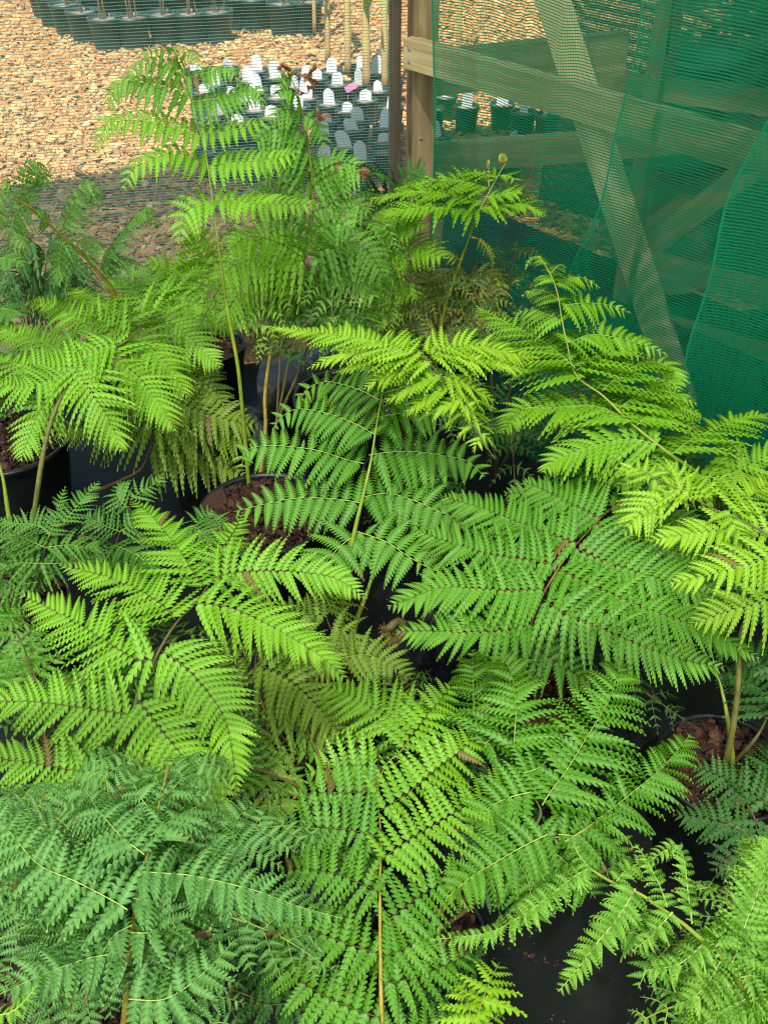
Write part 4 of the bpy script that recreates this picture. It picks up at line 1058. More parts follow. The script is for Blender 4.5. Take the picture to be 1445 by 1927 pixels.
# ---- AA: darker fern behind E with long pinnae
fAA = Fern('fern', 'shaded fern with long toothed pinnae below the broad left frond, in the second row', pz(385, 820, .2))
st = sty(leaf='olive', rib='green', sp=.0145, K=7, depth=0.64, a0=84, a1=56, q=.65, pw=1.6, b0=.8, wf=1.0, tilt=.5, droop=.22)
fAA.frond(st, [(180, 925, .06), (225, 905, .10), (262, 885, .17), (278, 850, .25), (290, 800, .34), (300, 740, .40), (320, 690, .43)], [
    (58, .25, .20, 282, 850, 330, 853, 380, 865, 420, 878, 460, 895),
    (60, .34, .28, 290, 805, 340, 806, 390, 815, 430, 824, 478, 838),
    (62, .39, .33, 297, 765, 340, 762, 395, 778, 440, 792, 486, 799),
    (50, .42, .38, 310, 712, 350, 703, 390, 725, 424, 762),
    (58, .34, .29, 290, 806, 240, 804, 180, 804, 98, 810),
    (58, .39, .34, 297, 765, 250, 760, 200, 765, 140, 775),
    (44, .43, .40, 320, 690, 350, 690, 380, 690, 415, 695)], stem='rust', r0=.0045)
fAA.frond(sty(leaf='mid', sp=.014, tilt=.5), [(385, 830, .22), (390, 760, .30), (400, 715, .36), (420, 690, .39)], [(20, .38, .38, 405, 705, 395, 690, 370, 690, 345, 700)], stem='stemgreen', r0=.004)

# ---- DD: dark unfurling fern at the upper left
fDD = Fern('fern', 'dark unfurling fern at the upper left, bent stalk with curled claw like pinnae', pz(240, 800, .0))
st = sty(leaf='lacy', rib='gold', sp=.0095, K=4, depth=0.72, a0=82, a1=60, q=.5, pw=2.2, b0=.7, droop=.45, curl=.55, tilt=.5, twist=.3, rr=.0016, wf=.95)
fDD.frond(st, [(250, 780, 2.3), (235, 620, 2.25), (215, 550, 2.22), (190, 515, 2.20), (150, 467, 2.16), (110, 430, 2.12), (80, 403, 2.08), (50, 380, 2.04), (0, 357, 2.0), (-30, 345, 1.98)], [
    (24, 2.06, 2.04, 58, 384, 48, 350, 52, 320, 65, 306, 80, 325, 84, 358),
    (24, 2.05, 2.0, 52, 383, 35, 395, 25, 420, 32, 445, 48, 465),
    (27, 2.12, 2.1, 115, 432, 130, 400, 148, 365, 164, 345, 178, 358, 182, 388),
    (25, 2.14, 2.08, 133, 450, 118, 462, 112, 490, 115, 515, 118, 530),
    (24, 2.2, 2.16, 188, 505, 210, 465, 240, 425, 268, 396, 285, 404, 291, 432),
    (21, 2.17, 2.14, 150, 456, 170, 452, 190, 465, 195, 480),
    (23, 2.21, 2.18, 195, 500, 225, 490, 255, 500, 285, 512),
    (21, 2.0, 1.98, 10, 362, 20, 350, 15, 345, 0, 350),
    (21, 2.1, 2.05, 95, 418, 80, 400, 70, 395, 65, 410),
    (21, 2.0, 1.96, 5, 360, -10, 380, -15, 410, -10, 440)], mode='y', r0=.0065, r1=.0035, stem='gold', hairs=40)
fEE = Fern('fern', 'shaggy olive fern with drooping fronds in the dim corner at the left edge', pz(60, 760, .0))
st = sty(leaf='dark', rib='brown', sp=.014, K=5, droop=.6, lift=-15, tilt=.4, depth=0.72, twist=.3, q=.4)
fEE.frond(st, [(70, 760, 2.4), (75, 640, 2.4), (80, 540, 2.42), (90, 470, 2.42)], [
    (60, 2.4, 2.3, 88, 480, 60, 455, 40, 470, 30, 500), (60, 2.4, 2.3, 88, 480, 110, 455, 130, 480, 140, 515),
    (60, 2.4, 2.3, 82, 520, 50, 510, 20, 530, 5, 560), (60, 2.4, 2.3, 84, 510, 110, 510, 130, 530, 140, 560),
    (60, 2.4, 2.3, 78, 560, 90, 540, 100, 545, 110, 570)], mode='y', stem='brown')
fEE.frond(sty(leaf='lacy', sp=.013, K=5, droop=.3), [(60, 760, 2.4), (30, 640, 2.3), (0, 560, 2.2), (-40, 500, 2.15)], [
    (40, 2.2, 2.15, -30, 500, 0, 485, 30, 490, 45, 500), (50, 2.2, 2.1, -20, 590, 0, 580, 30, 585, 45, 595),
    (50, 2.25, 2.15, 10, 590, -10, 610, -20, 640)], mode='y', stem='brown')

# ---- FF: soft fern at the back against the wall net, BB and others deep in shade
fFF = Fern('fern', 'soft pale fern low against the back net behind the tall fern stalk', py_(390, 640, 2.7))
st = sty(leaf='bright', sp=.014, K=5, tilt=.6, droop=.2)
fFF.frond(st, [(400, 680, 2.68), (398, 600, 2.69), (392, 540, 2.70), (390, 500, 2.72)], [
    (64, 2.74, 2.72, 391, 510, 382, 475, 372, 450, 362, 428), (60, 2.73, 2.66, 394, 540, 350, 525, 310, 505, 272, 492),
    (60, 2.73, 2.6, 394, 545, 430, 510, 470, 500, 500, 510), (56, 2.72, 2.6, 397, 580, 350, 560, 310, 560, 280, 570)], mode='y')
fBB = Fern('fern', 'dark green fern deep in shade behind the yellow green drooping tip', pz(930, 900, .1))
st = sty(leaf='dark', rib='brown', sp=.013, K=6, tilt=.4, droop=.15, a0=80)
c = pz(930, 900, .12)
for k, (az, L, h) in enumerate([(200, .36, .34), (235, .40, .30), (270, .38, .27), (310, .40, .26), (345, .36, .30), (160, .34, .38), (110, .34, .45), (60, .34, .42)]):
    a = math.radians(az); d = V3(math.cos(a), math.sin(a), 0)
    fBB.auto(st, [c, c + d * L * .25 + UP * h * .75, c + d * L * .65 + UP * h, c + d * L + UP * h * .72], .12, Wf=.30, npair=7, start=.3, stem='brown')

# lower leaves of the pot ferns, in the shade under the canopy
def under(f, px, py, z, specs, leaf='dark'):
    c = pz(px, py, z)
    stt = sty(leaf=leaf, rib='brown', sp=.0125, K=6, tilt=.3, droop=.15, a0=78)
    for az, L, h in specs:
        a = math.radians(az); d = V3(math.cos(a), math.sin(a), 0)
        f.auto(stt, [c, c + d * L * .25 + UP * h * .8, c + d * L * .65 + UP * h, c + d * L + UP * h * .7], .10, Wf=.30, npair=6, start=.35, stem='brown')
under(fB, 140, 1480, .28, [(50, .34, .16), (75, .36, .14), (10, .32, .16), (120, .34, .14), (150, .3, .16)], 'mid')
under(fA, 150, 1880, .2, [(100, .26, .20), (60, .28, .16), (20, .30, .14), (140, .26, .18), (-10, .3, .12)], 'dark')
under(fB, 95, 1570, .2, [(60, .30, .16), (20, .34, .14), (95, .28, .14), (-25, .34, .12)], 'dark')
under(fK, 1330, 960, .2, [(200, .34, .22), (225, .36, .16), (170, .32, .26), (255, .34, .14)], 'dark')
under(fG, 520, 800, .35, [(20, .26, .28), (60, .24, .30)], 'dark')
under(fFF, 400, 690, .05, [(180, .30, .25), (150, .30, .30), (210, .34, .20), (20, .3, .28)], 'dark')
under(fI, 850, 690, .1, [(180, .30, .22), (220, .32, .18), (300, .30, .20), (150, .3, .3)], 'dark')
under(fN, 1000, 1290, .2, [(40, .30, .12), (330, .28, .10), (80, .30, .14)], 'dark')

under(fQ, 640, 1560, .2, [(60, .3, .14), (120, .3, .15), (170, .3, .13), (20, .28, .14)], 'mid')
# withered tips and dead scraps
def scraps(f, name, pts, size, mode='y'):
    rg = np.random.default_rng(len(pts) * 7 + int(size * 1e4))
    for (x, y, q) in pts:
        mb = MB()
        c = py_(x, y, q) if mode == 'y' else pz(x, y, q)
        for k in range(3):
            d = nrm(rg.normal(0, 1, 3)); e = nrm(np.cross(d, rg.normal(0, 1, 3))); g = np.cross(d, e)
            L = size * rg.uniform(.6, 1.2); w = L * .22
            P = [c + d * L * t + g * L * .35 * math.sin(3 * t) for t in np.linspace(-.2, 1.0, 6)]
            v = []
            for i, p in enumerate(P):
                ww = w * math.sin(.3 + 2.6 * i / 5) * (1 + .4 * (i % 2))
                v += [p - e * ww, p + g * ww * .4, p + e * ww]
            fs = []
            for i in range(5):
                fs += [(3 * i, 3 * i + 1, 3 * i + 4, 3 * i + 3), (3 * i + 1, 3 * i + 2, 3 * i + 5, 3 * i + 4)]
            mb.add(v, fs)
        mb.build(name, DEAD, f.root)


scraps(fG, 'withered_leaf', [(532, 122, 2.28), (540, 128, 2.28), (556, 140, 2.28), (575, 142, 2.28), (585, 135, 2.28), (570, 175, 2.27), (580, 165, 2.27), (590, 160, 2.27), (600, 218, 2.27), (610, 222, 2.27), (572, 245, 2.26), (688, 328, 2.2), (680, 322, 2.2), (640, 310, 2.2)], .018)
scraps(fJ, 'withered_leaf', [(668, 405, 2.4), (674, 415, 2.4), (680, 425, 2.4), (684, 440, 2.4), (680, 450, 2.4)], .024)
scraps(fQ, 'dead_leaf', [(640, 1530, .40), (625, 1560, .38), (865, 1545, .43), (858, 1555, .43), (700, 1650, .40), (695, 1665, .40), (540, 1745, .37), (520, 1760, .37), (575, 1840, .33), (570, 1860, .33), (790, 1860, .36), (880, 1660, .40), (845, 1650, .40), (875, 1680, .40), (640, 1340, .36)], .013, 'z')
scraps(fV, 'dead_leaf', [(560, 1420, .24), (550, 1440, .24), (570, 1430, .24), (495, 1480, .26), (645, 1130, .3), (655, 1135, .3)], .014, 'z')
scraps(fC, 'dead_leaf', [(150, 1010, .36), (110, 985, .40), (120, 1005, .38), (160, 1015, .34), (70, 980, .42), (105, 1010, .38)], .012, 'z')
scraps(fE, 'dead_leaf', [(5, 770, .45), (15, 780, .45), (25, 765, .45), (10, 750, .45)], .018, 'z')
scraps(fT, 'dead_leaf', [(1190, 1790, .50), (1185, 1600, .58), (1135, 1640, .58)], .008, 'z')
# coiled thick crosier by the middle pot
mb = MB()
c = pz(742, 1190, .30)
pts = [pz(700, 1240, .22), pz(722, 1222, .25), pz(745, 1205, .29)]
cs = [c + V3(.024 * (1 - k / 30) * math.cos(.5 + k * .36), 0.008 * math.sin(k), .024 * (1 - k / 30) * math.sin(.5 + k * .36)) for k in range(24)]
mb.tube(catmull([pts[0], pts[1], pts[2], cs[0]], 14), np.linspace(.010, .009, 14), 8)
mb.tube(cs, np.linspace(.009, .004, 24), 8)
rg = np.random.default_rng(5)
for k in range(260):
    q = np.array(cs[int(rg.integers(0, 22))]) if k % 2 else catmull([pts[0], pts[1], pts[2], cs[0]], 14)[int(rg.integers(0, 13))]
    d = nrm(rg.normal(0, 1, 3)); w = nrm(np.cross(d, UP)) * .0008
    mb.add([q - w, q + w, q + d * .016], [(0, 1, 2)], 1)
mb.build('crosier', [RIB['brown'], HAIR], fM.root, smooth=True)
# ------------------------------------------------------------------ the setting
X, Y, Z = V3(1, 0, 0), V3(0, 1, 0), UP
CORNER = V3(.125, 3.02, 0)
BW = nrm(V3(1, .22, 0))            # along the back wall, to the right
BWN = nrm(V3(.22, -1, 0))          # its inner normal
RW = nrm(V3(.65, -.76, 0))         # along the right wall, towards the camera
RWN = nrm(V3(-.76, -.65, 0))       # its inner normal

# ground: one sheet to the horizon, the weed mat on it, chips beyond the wall
gm = noise_mat('chip_ground', [(.3, (.20, .105, .045)), (.5, (.33, .185, .08)), (.7, (.44, .27, .12))], 26, detail=9, rough=.9, bump=.8, bscale=60, dist=.02)
g = MB(); g.add([(-80, -20, 0), (80, -20, 0), (80, 160, 0), (-80, 160, 0)], [(0, 1, 2, 3)])
tag(g.build('ground', gm), kind='structure')

def mat_floor():
    m, nt, n, L = mat('weed_mat_and_shade_sheet')
    tc = N(nt, 'ShaderNodeTexCoord')
    no = N(nt, 'ShaderNodeTexNoise', i_Scale=5.0, i_Detail=8.0); L.new(tc.outputs['Object'], no.inputs['Vector'])
    sp = N(nt, 'ShaderNodeTexVoronoi', i_Scale=95.0); L.new(tc.outputs['Object'], sp.inputs['Vector'])
    n3 = N(nt, 'ShaderNodeTexNoise', i_Scale=14.0, i_Detail=6.0); L.new(tc.outputs['Object'], n3.inputs['Vector'])
    base = ramp(nt, no.outputs['Fac'], [(.3, (.003, .004, .004)), (.6, (.009, .012, .011)), (.78, (.032, .034, .027))])
    lt = N(nt, 'ShaderNodeMath', operation='LESS_THAN'); L.new(sp.outputs['Distance'], lt.inputs[0]); lt.inputs[1].default_value = .13
    gt = N(nt, 'ShaderNodeMath', operation='GREATER_THAN'); L.new(n3.outputs['Fac'], gt.inputs[0]); gt.inputs[1].default_value = .6
    mu = N(nt, 'ShaderNodeMath', operation='MULTIPLY'); L.new(lt.outputs[0], mu.inputs[0]); L.new(gt.outputs[0], mu.inputs[1])
    mx = N(nt, 'ShaderNodeMix', data_type='RGBA'); L.new(mu.outputs[0], mx.inputs[0]); L.new(base, mx.inputs[6]); mx.inputs[7].default_value = (.16, .14, .10, 1)
    w = N(nt, 'ShaderNodeTexWave', i_Scale=160.0, i_Distortion=.5); L.new(tc.outputs['Object'], w.inputs['Vector'])
    bn = N(nt, 'ShaderNodeBump', i_Strength=.15, i_Distance=.002); L.new(w.outputs['Fac'], bn.inputs['Height'])
    pb = N(nt, 'ShaderNodeBsdfPrincipled', i_Roughness=.5); pb.inputs['Specular IOR Level'].default_value = .16; L.new(mx.outputs[2], pb.inputs['Base Color']); L.new(bn.outputs[0], pb.inputs['Normal'])
    o = N(nt, 'ShaderNodeOutputMaterial'); L.new(pb.outputs[0], o.inputs[0])
    return m
WM = mat_floor()
nx, ny = 90, 90
rg = np.random.default_rng(3)
vs = []
for j in range(ny + 1):
    for i in range(nx + 1):
        a = -3.2 + 6.2 * i / nx; b = j / ny
        fl = CORNER + BW * a
        lim = 4.6 if a < 0 else max(.9, 4.6)
        p = fl + BWN * (.03 + lim * b)
        h = .006 + .010 * (math.sin(p[0] * 7 + 1.3 * math.sin(p[1] * 5)) * math.sin(p[1] * 6.1 + 2 * p[0]) + .6 * math.sin(p[0] * 17 + p[1] * 11)) * .5
        vs.append((p[0], p[1], max(.004, .012 + h)))
fs = [(j * (nx + 1) + i, j * (nx + 1) + i + 1, (j + 1) * (nx + 1) + i + 1, (j + 1) * (nx + 1) + i) for j in range(ny) for i in range(nx)]
fm = MB(); fm.add(vs, [f[::-1] for f in fs])
tag(fm.build('weed_mat_floor', WM, smooth=True), kind='structure')


fm = MB()  # dark sheet added to deepen the shade on the ground behind the curtain
fm.add([V3(.17, 3.06, .03), CORNER + RW * 3.5 + UP * .03, V3(.27, 4.35, .03) + RW * 4.2, V3(.27, 4.35, .03)], [(0, 1, 2, 3)])
tag(fm.build('weed_mat_and_shade_sheet', WM), kind='structure')


def chips_mesh(n, place, size, thick, mats, name, parent=None, seed=1, flat=.25, dark=0):
    rg = np.random.default_rng(seed)
    P = place(n, rg); n = len(P)
    L = size * rg.lognormal(-.08, .5, n); Wd = L * rg.uniform(.35, .75, n); T = thick * rg.uniform(.5, 1.4, n)
    az = rg.uniform(0, 2 * math.pi, n); tl = rg.normal(0, flat, n); rl = rg.normal(0, flat, n)
    d = np.stack([np.cos(az) * np.cos(tl), np.sin(az) * np.cos(tl), np.sin(tl)], 1)
    e = np.cross(np.tile(UP, (n, 1)), d); e /= np.linalg.norm(e, axis=1)[:, None]
    f = np.cross(d, e); e2 = e * np.cos(rl)[:, None] + f * np.sin(rl)[:, None]; f2 = np.cross(d, e2)
    sg = np.array([(-1, -.6), (-.5, -1), (.8, -.8), (1, .1), (.6, 1), (-.8, .8)])
    V = np.zeros((n, 12, 3))
    jit = rg.uniform(.7, 1.2, (n, 6))
    for k in range(6):
        off = d * (L * sg[k, 0] * jit[:, k] * .5)[:, None] + e2 * (Wd * sg[k, 1] * jit[:, k] * .5)[:, None]
        V[:, k] = P + off - f2 * T[:, None] * .5
        V[:, 6 + k] = P + off * .92 + f2 * (T * rg.uniform(.3, .7, n))[:, None]
    loops1 = np.concatenate([[k, (k + 1) % 6, 6 + (k + 1) % 6, 6 + k] for k in range(6)] + [[6, 7, 8, 9, 10, 11]])
    sz1 = np.array([4] * 6 + [6])
    lo = (loops1[None, :] + 12 * np.arange(n)[:, None]).ravel()
    tone = np.zeros((n, 12, 4)); tone[..., 3] = 1
    tone[..., 0] = np.clip(rg.beta(2, 2.2, n), 0, 1)[:, None]
    return tri_mesh(name, V.reshape(-1, 3), lo, np.tile(sz1, n), mats, np.zeros(7 * n), tone.reshape(-1, 4), parent, smooth=False)


def place_chips(n, rg):
    a = rg.uniform(-3.6, 3.4, n); b = rg.beta(1, 1.25, n) * 6.5 + .06
    p = CORNER[None, :] + BW * a[:, None] - BWN * b[:, None]
    p[:, 2] = rg.uniform(.002, .022, n)
    o = (p - CORNER) @ (-RWN); al = (p - CORNER) @ RW
    return p[~((p[:, 0] > .10 + .055 * (p[:, 1] - 3.0)) & (((p - V3(.27, 4.35, 0)) @ (-RWN)) < 0))]
tag(chips_mesh(85000, place_chips, .027, .007, [CHIP], 'wood_chips', seed=4, flat=.22),
    'pale wood chips strewn over the ground beyond the net', 'wood chips', kind='stuff')


# ------------------------------------------------------------------ pots
def pot(label, c, R, H=None, bark=True, fill=.022, name='plant_pot', group=None, chips=None, tilt=None, lip=True):
    """c: centre of the rim in world space; stands on the floor"""
    H = H or c[2]
    base = V3(c[0], c[1], c[2] - H)
    r = empty(name, base, label, 'pot', group)
    rb = R * .80
    mb = MB()
    mb.lathe(base, [(rb * .2, .004), (rb - .006, .002), (rb, .010), (rb + (R - rb) * .5, H * .5), (R * .985, H - .022), (R * .985, H - .004)], 48, 0)
    mb.lathe(base, [(R * .955, H - .004), (R * .955 - (R - rb) * .3, H * .62), (R * .9 - (R - rb) * .5, H * .5)], 48, 1)
    mb.build('pot_shell', [POT, POTIN], r, smooth=True)
    mb = MB()
    mb.lathe(base, [(R * .99, H - .020), (R * 1.035, H - .018), (R * 1.04, H - .003), (R * 1.025, H + .001), (R * .965, H + .001), (R * .95, H - .006)], 56, 0)
    mb.build('rim', [POT], r, smooth=True)
    if bark:
        zf = base[2] + H - fill
        mb = MB(); rg = np.random.default_rng(int(abs(c[0] * 1000)) + 3)
        seg, rings = 28, 7
        V = [(base[0], base[1], zf + .006)]
        for i in range(1, rings + 1):
            for k in range(seg):
                t = 2 * math.pi * k / seg; q = R * .945 * i / rings
                V.append((base[0] + q * math.cos(t), base[1] + q * math.sin(t), zf + .006 * (1 - (i / rings) ** 2) + rg.normal(0, .0025)))
        F_ = [(0, 1 + k, 1 + (k + 1) % seg) for k in range(seg)]
        for i in range(rings - 1):
            F_ += [(1 + i * seg + k, 1 + (i + 1) * seg + k, 1 + (i + 1) * seg + (k + 1) % seg, 1 + i * seg + (k + 1) % seg) for k in range(seg)]
        mb.add(V, F_)
        so = mb.build('potting_mix', [SOIL], r)

        def pl(n, rg):
            q = np.sqrt(rg.uniform(0, 1, n)) * R * .91; t = rg.uniform(0, 2 * math.pi, n)
            return np.stack([base[0] + q * np.cos(t), base[1] + q * np.sin(t), zf + .006 + rg.uniform(0, .012, n)], 1)
        ch = chips_mesh(chips or int(560 * (R / .12) ** 2), pl, .0145, .005, [BARK], 'bark_mulch', so, seed=int(abs(c[1] * 999)), flat=.35)
        ch['kind'] = 'stuff'
    return r

pot('round black pot of red brown bark with two bare fern stalks in it', pz(498, 962, .24), .148, chips=1000)
pot('round black pot of dark bark with a hairy stalk at the right edge', pz(1362, 1438, .24), .112)
pot('round black pot at the left edge under the broad flat frond', pz(12, 826, .24), .150)
pot('round black pot in shade behind the long toothed fern leaves', pz(388, 800, .24), .118)
pot('round black pot behind the pale olive fern and the coiled crosier', pz(668, 1290, .24), .116)
pot('round black pot under the dark lacy fern at the left', pz(28, 1130, .24), .108)
pot('round black pot under the large bright fern, dark bark chips showing between its leaves', pz(95, 1560, .24), .112)
pot('round black pot under the bluish fern in the bottom left corner', pz(120, 1845, .24), .112)
pot('tall black pot in shade behind the middle fern stalk', pz(655, 745, .26), .140)
pot('black pot under the rusty fern clump by the curtain', py_(850, 700, 2.62), .12, H=.2) if False else pot('black pot under the rusty fern clump by the curtain', V3(py_(850, 690, 2.62)[0], 2.62, .24), .12)
pot('black pot under the broad mid green fern right of centre', pz(1000, 1290, .24), .112)
pot('black pot under the bright fern at the curtain foot', pz(1338, 980, .24), .112)
pot('black pot hidden under the yellow green frond in the middle', pz(775, 885, .24), .115)
pot('black pot under the pale young fern beyond the bottom right corner', pz(1432, 2040, .24), .115)
pot('black pot under the glossy fern right of the centre front', pz(805, 1765, .20), .09)
pot('black pot below the centre front fern', V3(.005, .50, .24), .11)
pot('black pot behind the bare slanting fern stalk near the post', V3(py_(720, 650, 2.5)[0] + .02, 2.52, .22), .11)
pot('black pot against the back net under the soft pale fern', V3(py_(395, 680, 2.62)[0], 2.66, .20), .10)
pot('small black pot between the large bright fern and the olive fern', pz(575, 1440, .22), .09)

# black plastic: an empty open planter bag lying on its side by the wall, and one flattened on the floor
PLAS = noise_mat('black_film', [(.35, (.006, .008, .009)), (.7, (.016, .019, .021))], 9, rough=.36, bump=.5, bscale=22, dist=.02, spec=.6)
r = empty('planter_bag', py_(505, 735, 2.55) * V3(1, 1, 0), 'empty black planter bag lying open on its side by the back wall', 'planter bag')
mb = MB()
o = V3(py_(565, 700, 2.5)[0], 2.52, .125)
ax = nrm(V3(.80, .60, 0)); up = UP; sd = np.cross(up, ax)
rgb = np.random.default_rng(8)
V = []; seg = 40; rings = 12
for i in range(rings + 1):
    for k in range(seg):
        t = 2 * math.pi * k / seg
        R = .115 * (1 - .12 * (i / rings) ** 2) * (1 + .045 * math.sin(3 * t + i * .4) + .03 * math.sin(7 * t - i * .7))
        V.append(o + ax * (-.10 + .30 * i / rings + .10 * math.cos(t + .4) * (1 - i / rings)) + sd * R * 1.08 * math.cos(t) + up * R * math.sin(t))
Fc = [(i * seg + k, i * seg + (k + 1) % seg, (i + 1) * seg + (k + 1) % seg, (i + 1) * seg + k) for i in range(rings) for k in range(seg)]
V.append(o + ax * .20); Fc += [(rings * seg + k, rings * seg + (k + 1) % seg, len(V) - 1) for k in range(seg)]
mb.add(V, Fc); mb.build('bag_wall', [PLAS], r, smooth=True)
mb = MB()
V = []
oo = py_(455, 735, 2.46); oo[2] = .03
for j in range(17):
    for i in range(25):
        u, v = i / 24 - .5, j / 16 - .5
        p = oo + V3(.42 * u, .26 * v + .05 * u, .028 + .03 * math.sin(6 * u + 2) * math.cos(5 * v) + .012 * math.sin(17 * u + 9 * v) + .03 * max(0, -u))
        V.append(p)
mb.add(V, [(j * 25 + i, j * 25 + i + 1, (j + 1) * 25 + i + 1, (j + 1) * 25 + i) for j in range(16) for i in range(24)])
tag(mb.build('plastic_sheet', [PLAS], smooth=True, origin=oo), 'crumpled dark plastic sheet on the floor at the mouth of the planter bag', 'plastic sheet')
mb = MB(); V = []
oo = pz(835, 1290, .0)
for j in range(21):
    for i in range(17):
        u, v = i / 16 - .5, j / 20 - .5
        hgt = .23 * max(0, 1 - (2 * abs(u)) ** 4) * max(0, 1 - (2 * abs(v)) ** 6) + .012 * math.sin(19 * u + 7 * v) + .008 * math.sin(31 * v - 9 * u)
        V.append(oo + V3(.16 * u, .16 * v, max(.02, hgt)))
mb.add(V, [(j * 17 + i, j * 17 + i + 1, (j + 1) * 17 + i + 1, (j + 1) * 17 + i) for j in range(20) for i in range(16)])
tag(mb.build('planter_bag', [PLAS], smooth=True, origin=oo), 'crinkled black planter bag standing beside the coiled crosier', 'planter bag')
mb = MB(); V = []
oo = pz(640, 1690, .0)
for j in range(17):
    for i in range(17):
        u, v = i / 16 - .5, j / 16 - .5
        hgt = .16 * max(0, 1 - (2 * abs(u)) ** 4) * max(0, 1 - (2 * abs(v)) ** 4) + .012 * math.sin(23 * u + 5 * v) + .01 * math.sin(27 * v - 11 * u)
        V.append(oo + V3(.2 * u, .2 * v, max(.02, hgt)))
mb.add(V, [(j * 17 + i, j * 17 + i + 1, (j + 1) * 17 + i + 1, (j + 1) * 17 + i) for j in range(16) for i in range(16)])
tag(mb.build('planter_bag', [PLAS], smooth=True, origin=oo), 'black planter bag glimpsed between the leaves of the centre front fern', 'planter bag')
# dead frond on the mat
mb = MB(); rg = np.random.default_rng(2)
P = catmull([pz(975, 1795, .016), pz(1010, 1806, .018), pz(1050, 1818, .016)], 30)
mb.tube(P, .0009, 5)
for i in range(2, 29):
    for s in (-1, 1):
        d = nrm(np.cross(UP, P[i] - P[i - 1]) * s + rg.normal(0, .3, 3) * V3(1, 1, .5)); w = nrm(np.cross(d, UP)) * .0014
        mb.add([P[i] - w, P[i] + w, P[i] + d * .009 + UP * .002], [(0, 1, 2)])
tag(mb.build('dead_frond', [DEAD], origin=P[15]), 'small dry brown fern frond lying on the black mat near the bottom right', 'dead frond')

# ------------------------------------------------------------------ timber frame
fr = empty('timber_frame', CORNER, 'timber frame of the shade house, corner post with rails and a long diagonal brace', 'frame')
PZ = V3(0, 0, 1)
def beam(name, a, b, w, h, nrm_out, m=0, parent=fr, bev=.004, screws=()):
    """timber from a to b, w across the wall, h in the wall plane; its own x axis runs along the grain"""
    from mathutils import Matrix
    a, b = np.array(a, float), np.array(b, float); d = nrm(b - a); n_ = nrm(np.array(nrm_out) - d * np.dot(nrm_out, d)); u = np.cross(n_, d)
    L = np.linalg.norm(b - a)
    mb = MB(); mb.box(V3(0, 0, 0), X, Y, Z, L / 2, w / 2, h / 2, 0, bev)
    o = mb.build(name, [m or WOOD])
    c = (a + b) / 2
    o.matrix_world = Matrix(((d[0], n_[0], u[0], c[0]), (d[1], n_[1], u[1], c[1]), (d[2], n_[2], u[2], c[2]), (0, 0, 0, 1)))
    if parent is not None:
        o.parent = parent; o.matrix_parent_inverse = Matrix.Identity(4)
        o.location = tuple(c - parent_loc(parent))
    for (q, e) in screws:
        mb = MB(); mb.lathe(V3(-L / 2 + q, w / 2 - .0005, e), [(.0055, 0), (.005, .0022), (.0015, .0016)], 10, cap=True, ax=(0, 1, 0))
        so = mb.build('screw', [SCREW], smooth=True); so.parent = o
    return o
RAILW = wood_mat('rail_timber', (.20, .155, .065), (.36, .29, .14), (.50, .42, .23))
DARKW = wood_mat('dark_batten', (.03, .024, .014), (.06, .048, .028), (.10, .08, .05))
# corner post: two studs side by side
beam('post', CORNER + V3(-.018, 0, 0), CORNER + V3(-.018, 0, 2.4), .09, .066, BWN, WOOD, screws=[(.7, .01), (1.25, -.01)])
beam('net_batten', CORNER + V3(-.095, -.018, 0), CORNER + V3(-.095, -.018, 2.4), .06, .022, BWN, DARKW, bev=.003)
# right wall plane passes just outside the post
def rwp(px, py, off=0.0):
    return pp(px, py, CORNER + RWN * off, RWN)
a = rwp(768, 97, .075); b = rwp(1445, 262, .075); d = nrm((b - a) * V3(1, 1, 0))
zr = a[2]
beam('rail', a - d * .0, V3(*(a + d * 2.6)[:2], zr), .045, .075, RWN, RAILW, screws=[(.03, .015), (.03, -.018)])
beam('brace', rwp(1020, -60, .03), rwp(1282, 760, .03), .035, .075, RWN, WOODL)
beam('rail', V3(*(CORNER + RW * 0 - RWN * .06)[:2], 2.2), V3(*(CORNER + RW * 2.6 - RWN * .06)[:2], 2.2), .045, .09, RWN)
beam('rail', V3(*(CORNER + RW * .05 - RWN * .02)[:2], .12), V3(*(CORNER + RW * 2.6 - RWN * .02)[:2], .12), .045, .12, RWN)
# back wall rails (left and carried on past the corner)
beam('rail', CORNER + BW * .03 + V3(0, 0, zr - .085) + BWN * -.06, CORNER + BW * .62 + V3(0, 0, zr - .06) + BWN * -.06, .04, .12, BWN)
a2 = pp(772, 300, CORNER - BWN * .05, BWN); b2 = pp(1075, 252, CORNER - BWN * .05, BWN)
beam('rail', a2, a2 + BW * 1.3, .04, .085, BWN)
beam('base_board', CORNER - BW * 3.2 + V3(0, 0, .06) - BWN * .03, CORNER - BW * .05 + V3(0, 0, .06) - BWN * .03, .03, .12, BWN, WOOD)
beam('rail', CORNER - BW * 3.2 + V3(0, 0, 2.2) - BWN * .02, CORNER - BW * .05 + V3(0, 0, 2.2) - BWN * .02, .04, .09, BWN)
beam('post', CORNER - BW * 3.2, CORNER - BW * 3.2 + UP * 2.4, .09, .07, BWN, WOOD)
e_ = CORNER + RW * 2.6 - RWN * .06; beam('post', e_, e_ + UP * 2.4, .09, .07, RWN, WOOD)
